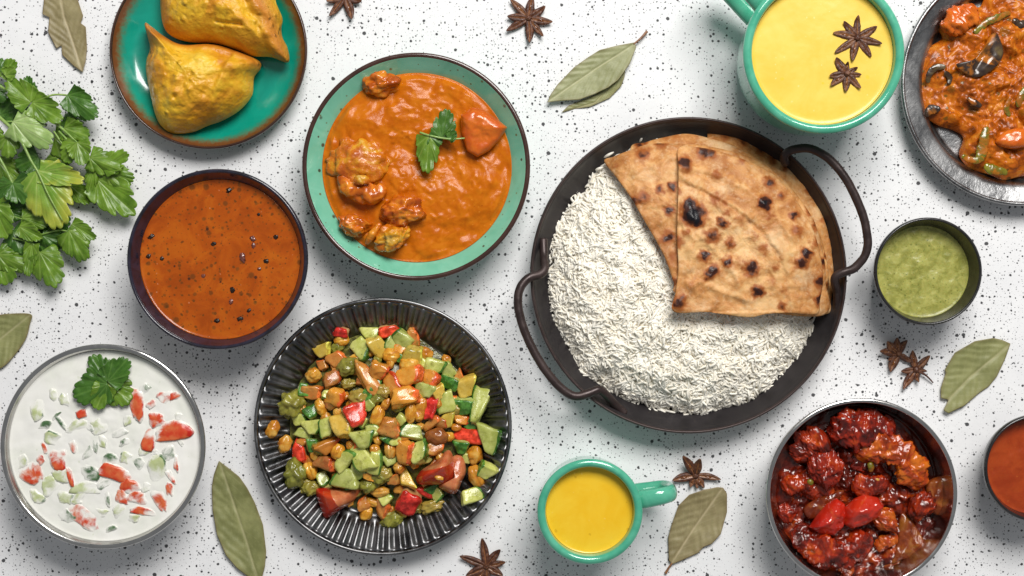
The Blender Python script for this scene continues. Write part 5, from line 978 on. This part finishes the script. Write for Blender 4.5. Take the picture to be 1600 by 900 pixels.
# ================================================================== bay leaves
def bay(outline, rib, mat, label, curl=0.004, cup=0.5, lift=0.0, seed=0, stem=None, sharp=True, nv=9, tiltxy=(0, 0)):
    O = np.array(outline, float); a, b = np.array(rib[0], float), np.array(rib[-1], float); ax = (b - a)/np.linalg.norm(b - a); Ln = np.linalg.norm(b - a); nr = np.array([-ax[1], ax[0]])
    wmax = np.max(np.abs((O - a) @ nr))
    def uv(X, Y): return ((X - a[0])*ax[0] + (Y - a[1])*ax[1])/Ln, np.where((X - a[0])*nr[0] + (Y - a[1])*nr[1] > 0, 1, -1)*pathd(X, Y, rib)/wmax
    def zf(X, Y):
        u, v = uv(X, Y)
        z = curl*(cup*v*v + 0.8*(u - 0.5)**2*2) + 0.0011*fbm(X*0.022, Y*0.022, seed, 3) - 0.0007*np.exp(-(v/0.06)**2)
        z = z + 0.00016*np.sin(nv*2*math.pi*(u + 0.35*np.abs(v)) + 2*fbm(X*0.03, Y*0.03, seed, 2))*np.clip(np.abs(v)*3, 0, 1) + tiltxy[0]*(X - O[:,0].mean())*S + tiltxy[1]*(Y - O[:,1].mean())*S
        return z
    zs = zf(O[:, 0], O[:, 1]); gx, gy = np.meshgrid(np.linspace(O[:,0].min(), O[:,0].max(), 30), np.linspace(O[:,1].min(), O[:,1].max(), 30)); ins = polyin(gx, gy, O)
    mn = min(zs.min(), zf(gx[ins], gy[ins]).min()) - 0.0006
    zg = lambda X, Y: zf(X, Y) - mn + lift
    def vein(X, Y):
        u, v = uv(X, Y); d = np.exp(-(v*wmax/1.5)**2)
        s = np.abs((nv*(u - 0.42*np.abs(v)) + 0.5*fbm(X*0.02, Y*0.02, seed + 3, 2) + 100.5 + 0.27*np.sign(v)) % 1.0 - 0.5)/nv*Ln
        return np.clip(d + 0.30*np.exp(-(s/0.9)**2)*np.clip(1 - np.abs(v)*0.6, 0, 1), 0, 1)
    rd = lambda X, Y: np.exp(-np.maximum(polyd(X, Y, O), 0)/2.0)
    if stem is None:
        o = sheet('bay_leaf', outline, zg, 0.0006, mat, n=170, m=40, attr={'vein': vein, 'rimdry': rd}, sharp=sharp); tag(o, label, 'bay leaf'); return o
    c = W(*O.mean(0), 0); t = thing('bay_leaf', (c.x, c.y, lift), label, 'bay leaf')
    sheet('blade', outline, zg, 0.0006, mat, t, n=170, m=40, attr={'vein': vein, 'rimdry': rd}, sharp=sharp)
    z0 = float(zg(np.array([float(stem[0][0])]), np.array([float(stem[0][1])]))[0])
    tube('stalk', [W(stem[0][0], stem[0][1], z0), W(stem[1][0], stem[1][1], max(z0*0.8, 0.001)), W(stem[2][0], stem[2][1], max(z0*0.6, 0.0009))], [0.0007, 0.0009, 0.0012], MT['anise_in'], t, n=8, sub=16)
    return t
bay([(70, -12), (66, 22), (77, 27), (75, 50), (88, 76), (96, 71), (97, 86), (115, 103), (129, 113), (134, 95), (136, 75), (134, 42), (126, 36), (130, 25), (121, -2), (112, -22), (85, -20)], [(92, -20), (100, 25), (117, 75), (129, 113)], MT['bay_tan'], 'dry tan bay leaf with ragged torn edges beside the samosa plate', seed=1)
bay([(877, 176), (888, 165), (930, 148), (977, 108), (976, 120), (971, 134), (953, 153), (922, 167), (898, 170)], [(877, 176), (930, 160), (977, 110)], MT['bay_green'], 'bay leaf half hidden under the paler bay leaf', seed=2, curl=0.001, cup=0.2)
bay([(855, 160), (860, 148), (871, 132), (897, 105), (918, 90), (937, 78), (965, 71), (992, 66), (994, 74), (984, 100), (966, 125), (950, 137), (929, 147), (905, 156), (886, 157), (870, 158)], [(856, 159), (930, 108), (993, 68)], MT['bay_pale'], 'pale green bay leaf with stalk lying on a second leaf', seed=3, lift=0.0035, stem=[(990, 69), (1001, 60), (1011, 49)], curl=0.004)
bay([(-40, 505), (-10, 494), (15, 490), (48, 491), (47, 505), (40, 530), (22, 556), (2, 575), (-30, 585), (-45, 550)], [(-42, 560), (0, 530), (46, 493)], MT['bay_green'], 'olive bay leaf lying between the coriander and the steel raita bowl', seed=4, sharp=False)
bay([(342, 720), (334, 742), (331, 760), (332, 797), (339, 836), (353, 868), (370, 888), (383, 898), (398, 910), (408, 908), (414, 885), (416, 862), (411, 820), (398, 785), (386, 762), (374, 745), (358, 732)], [(343, 722), (360, 772), (385, 845), (403, 908)], MT['bay_green'], 'long smooth bay leaf between the steel raita bowl and the fluted plate', seed=5, curl=0.005, nv=8)
bay([(1044, 840), (1049, 821), (1060, 790), (1077, 773), (1100, 765), (1112, 763), (1121, 761), (1130, 762), (1136, 771), (1136, 800), (1126, 835), (1112, 850), (1099, 855), (1091, 864), (1067, 875), (1050, 882), (1045, 876)], [(1048, 882), (1084, 826), (1128, 764)], MT['bay_tan'], 'broad khaki bay leaf with stalk by the handle of the small mug', seed=6, stem=[(1050, 880), (1045, 887), (1040, 896)], curl=0.005)
bay([(1579, 537), (1566, 531), (1552, 528), (1523, 533), (1492, 551), (1476, 578), (1478, 582), (1470, 606), (1470, 622), (1482, 625), (1474, 641), (1482, 646), (1507, 634), (1530, 614), (1545, 604), (1558, 588), (1571, 560)], [(1480, 626), (1515, 590), (1579, 537)], MT['bay_green'], 'olive bay leaf with notched end below the green chutney bowl', seed=7, curl=0.005)

# ================================================================== coriander
def cleaf(t, base, tip, wpx, mat, z, seed=0, droop=0.004, name='leaf', lobes=3, lift=0.0, half=False):
    r = np.random.default_rng(seed + 100); b = np.array(base, float); e = np.array(tip, float); L = np.linalg.norm(e - b); ax = (e - b)/L; nr = np.array([-ax[1], ax[0]])
    n, m = 161, 18; ph = np.linspace(-1, 1, n); ang = ph*math.radians(92)
    lob = np.where(np.abs(ph) < 0.36, 1.0 - 0.35*np.abs(ph)**2, 0.93 - 0.10*(np.abs(ph) - 0.36))
    notch = 1 - 0.15*np.exp(-((np.abs(ph) - 0.36 - 0.05*np.sin(seed))/0.035)**2) - 0.10*np.exp(-((np.abs(ph) - 0.70)/0.03)**2)
    tooth = 1 + 0.085*np.abs(np.sin(ph*math.pi*(5.0 + seed % 3) + seed))**0.6
    R = lob*notch*tooth*(0.72 + 0.28*np.cos(ang*0.8)) * (1 + 0.06*fbm(ph*3, seed*1.7, 0, 2))
    R = R/R[n//2 - 6:n//2 + 6].max()
    sw = wpx/(2*L)/max(np.abs(R*np.sin(ang)))
    T = np.linspace(0.0, 1, m + 1)[1:]
    u = np.outer(T, R*np.cos(ang)); v = np.outer(T, R*np.sin(ang))*sw
    X = b[0] + L*(u*ax[0] + v*nr[0]); Y = b[1] + L*(u*ax[1] + v*nr[1]); TT = T[:, None]*np.ones_like(X)
    P = ph[None, :]*np.ones_like(X)
    cup = droop*(TT**2)*(0.35 + 0.65*np.abs(P)) * (1 if seed % 2 else -0.6)
    Z = z + lift*TT - cup + 0.0016*TT*fbm(X*0.05, Y*0.05, seed, 2) + 0.0010*TT*np.sin(P*7 + seed) + 0.0002*TT*np.sin(P*22 + seed) + 0.0020*TT*TT*fbm(P*1.6 + seed, TT*1.2, seed, 2)
    Z = np.maximum(Z, 0.0006)
    vein = np.zeros_like(X)
    for k in [0] + [s*q/lobes for s in (-1, 1) for q in ((1.3, 2.2) if lobes > 1 else (0.8,))]:
        vein = np.maximum(vein, np.exp(-((P - k)*TT*L*1.2/1.6)**2))
    for k in np.linspace(-.9, .9, 11): vein = np.maximum(vein, 0.22*np.exp(-((P - k)*TT*L/1.0)**2)*sst(0.35, 0.6, TT))
    wx, wy = WX(X.ravel(), Y.ravel(), Z.ravel()); bx, by = WX(b[0], b[1], z)
    V = np.vstack([np.stack([wx, wy, Z.ravel()], 1), [float(bx), float(by), z]]); k = len(V) - 1
    F = ringfaces(m, n, close=False) + [(k, j, j + 1) for j in range(n - 1)]
    o = build(name, V, F, mat, t, attrs={'vein': np.append(vein.ravel(), 1), 'along': np.append(TT.ravel(), 0)})
    md = o.modifiers.new('thickness', 'SOLIDIFY'); md.thickness = 0.0003
    return o
def cstem(t, P, w=2.0, w2=None): return tube('stem', [tuple(W(a, b, c)[:2]) + (c,) for a, b, c in P], [LN(w), LN(w2 or w*0.75)], MT['stem'], t, n=10, sub=28)
def sprig(loc, label): return thing('coriander_sprig', (*W(*loc, 0)[:2], 0), label, 'coriander', 'coriander sprigs in the loose bunch')
g, d_, p_, y_ = MT['cil_mid'], MT['cil_dark'], MT['cil_pale'], MT['cil_yellow']
# under layer
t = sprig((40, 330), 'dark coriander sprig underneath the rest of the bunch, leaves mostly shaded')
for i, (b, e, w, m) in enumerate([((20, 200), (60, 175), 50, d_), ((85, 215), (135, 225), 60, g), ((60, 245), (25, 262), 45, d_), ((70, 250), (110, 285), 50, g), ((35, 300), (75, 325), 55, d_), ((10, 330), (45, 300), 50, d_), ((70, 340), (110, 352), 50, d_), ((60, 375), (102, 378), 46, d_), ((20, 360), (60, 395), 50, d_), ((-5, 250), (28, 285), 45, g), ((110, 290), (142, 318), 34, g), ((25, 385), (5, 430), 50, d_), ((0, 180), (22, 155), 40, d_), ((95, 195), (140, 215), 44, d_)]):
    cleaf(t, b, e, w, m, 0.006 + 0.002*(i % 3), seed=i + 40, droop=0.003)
cstem(t, [(-30, 330, .006), (10, 332, .006), (60, 340, .007), (110, 292, .007)], 2.0)
t = sprig((60, 160), 'coriander sprig with a curled glossy leaf on an arching stem')
cstem(t, [(-12, 128, .016), (10, 140, .018), (47, 158, .019), (65, 154, .019), (85, 148, .018), (106, 149, .017)], 2.0, 1.5)
for b, e, w, m, z, s in [((4, 122), (22, 92), 34, g, .018, 1), ((8, 118), (24, 106), 26, g, .020, 2), ((-6, 110), (6, 92), 26, d_, .017, 3), ((48, 160), (10, 124), 46, g, .021, 4), ((47, 158), (42, 118), 30, d_, .018, 5), ((50, 160), (98, 188), 44, g, .021, 6), ((105, 148), (153, 184), 44, d_, .021, 8), ((108, 152), (140, 188), 40, d_, .019, 11), ((-10, 140), (8, 158), 30, d_, .015, 9)]: cleaf(t, b, e, w, m, z, seed=s)
t = sprig((60, 260), 'coriander sprig with the thick main stem, a pale leaf and a big yellowing leaf')
cstem(t, [(-15, 172, .019), (0, 184, .020), (28, 212, .022), (48, 250, .023), (60, 270, .024), (76, 305, .024), (98, 345, .022)], 3.0, 1.0)
cstem(t, [(5, 190, .020), (14, 190, .021), (24, 190, .022)], 1.6)
cleaf(t, (20, 190), (82, 226), 52, p_, 0.024, seed=21, droop=0.003); cleaf(t, (58, 266), (98, 356), 80, y_, 0.0232, seed=23, droop=0.005); cleaf(t, (62, 268), (132, 280), 40, y_, 0.022, seed=24)
t = sprig((140, 270), 'coriander sprig with serrated leaves reaching out to the midnight blue bowl')
cstem(t, [(86, 192, .018), (105, 208, .020), (126, 229, .021)], 2.2, 1.4); cstem(t, [(92, 205, .017), (112, 226, .019)], 1.8); cstem(t, [(84, 205, .016), (98, 226, .018)], 1.6)
cstem(t, [(118, 240, .017), (136, 248, .017), (152, 262, .016), (162, 276, .014)], 1.6)
for b, e, w, m, z, s in [((122, 224), (98, 252), 46, g, .022, 31), ((120, 222), (132, 258), 40, g, .0225, 32), ((140, 246), (190, 266), 42, g, .021, 33), ((160, 262), (200, 238), 36, g, .018, 34), ((165, 268), (210, 282), 40, g, .016, 35), ((152, 280), (212, 336), 66, g, .014, 36), ((148, 258), (138, 302), 24, g, .017, 37), ((100, 200), (140, 214), 40, g, .015, 38)]: cleaf(t, b, e, w, m, z, seed=s, droop=0.004)
t = sprig((20, 320), 'coriander sprig with bluish green leaves by the olive bay leaf')
cstem(t, [(-10, 232, .017), (8, 262, .018), (20, 288, .018)], 2.4, 1.6); cstem(t, [(-20, 350, .014), (10, 338, .015), (34, 342, .016)], 1.6)
for b, e, w, m, z, s in [((12, 212), (14, 248), 42, g, .018, 51), ((20, 286), (52, 312), 52, d_, .020, 52), ((20, 286), (0, 316), 40, d_, .019, 53), ((-12, 318), (14, 372), 50, g, .018, 54), ((34, 340), (88, 346), 34, g, .016, 55), ((30, 354), (66, 374), 30, g, .015, 56), ((-12, 205), (8, 222), 26, g, .017, 57)]: cleaf(t, b, e, w, m, z, seed=s)
t = sprig((80, 400), 'coriander sprig with broad scalloped light leaves at the tail of the bunch')
cstem(t, [(20, 372, .012), (50, 380, .014), (62, 396, .013)], 1.6); cstem(t, [(60, 368, .012), (90, 360, .014), (108, 362, .014)], 1.5); cstem(t, [(-12, 385, .012), (0, 402, .013), (12, 425, .012)], 1.6)
for b, e, w, m, z, s in [((108, 360), (134, 408), 50, g, .018, 61), ((112, 350), (150, 374), 28, g, .016, 62), ((62, 394), (92, 448), 56, g, .016, 63), ((50, 380), (42, 432), 24, g, .014, 64), ((-4, 398), (46, 420), 46, g, .014, 65), ((-2, 402), (14, 444), 52, g, .011, 66), ((66, 368), (104, 378), 36, d_, .012, 67)]: cleaf(t, b, e, w, m, z, seed=s, droop=0.004)
# garnish on raita and curry
t = thing('coriander_sprig', (*W(162, 598, zy)[:2], zy), 'coriander garnish on the white yogurt in the steel bowl', 'coriander')
cstem(t, [(163, 600, zy+.003), (175, 594, zy+.004), (188, 590, zy+.003)], 1.0)
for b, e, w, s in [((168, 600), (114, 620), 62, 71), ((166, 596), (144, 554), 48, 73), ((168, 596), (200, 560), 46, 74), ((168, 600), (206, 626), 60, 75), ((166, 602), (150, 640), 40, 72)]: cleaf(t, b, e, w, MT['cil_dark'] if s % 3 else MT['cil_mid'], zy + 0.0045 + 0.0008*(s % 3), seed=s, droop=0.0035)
t = thing('coriander_sprig', (*W(680, 220, .034)[:2], .034), 'coriander leaf garnish on the orange curry in the mint bowl', 'coriander')
cstem(t, [(656, 207, .041), (672, 212, .043), (700, 217, .043), (726, 216, .041)], 1.8, 1.2)
for b, e, w, s in [((670, 212), (666, 272), 40, 81), ((690, 216), (700, 170), 40, 82), ((672, 214), (690, 226), 26, 83), ((700, 216), (714, 206), 20, 84)]: cleaf(t, b, e, w, MT['cil_dark'] if s != 81 else g, 0.0425, seed=s, droop=0.003, lobes=3)
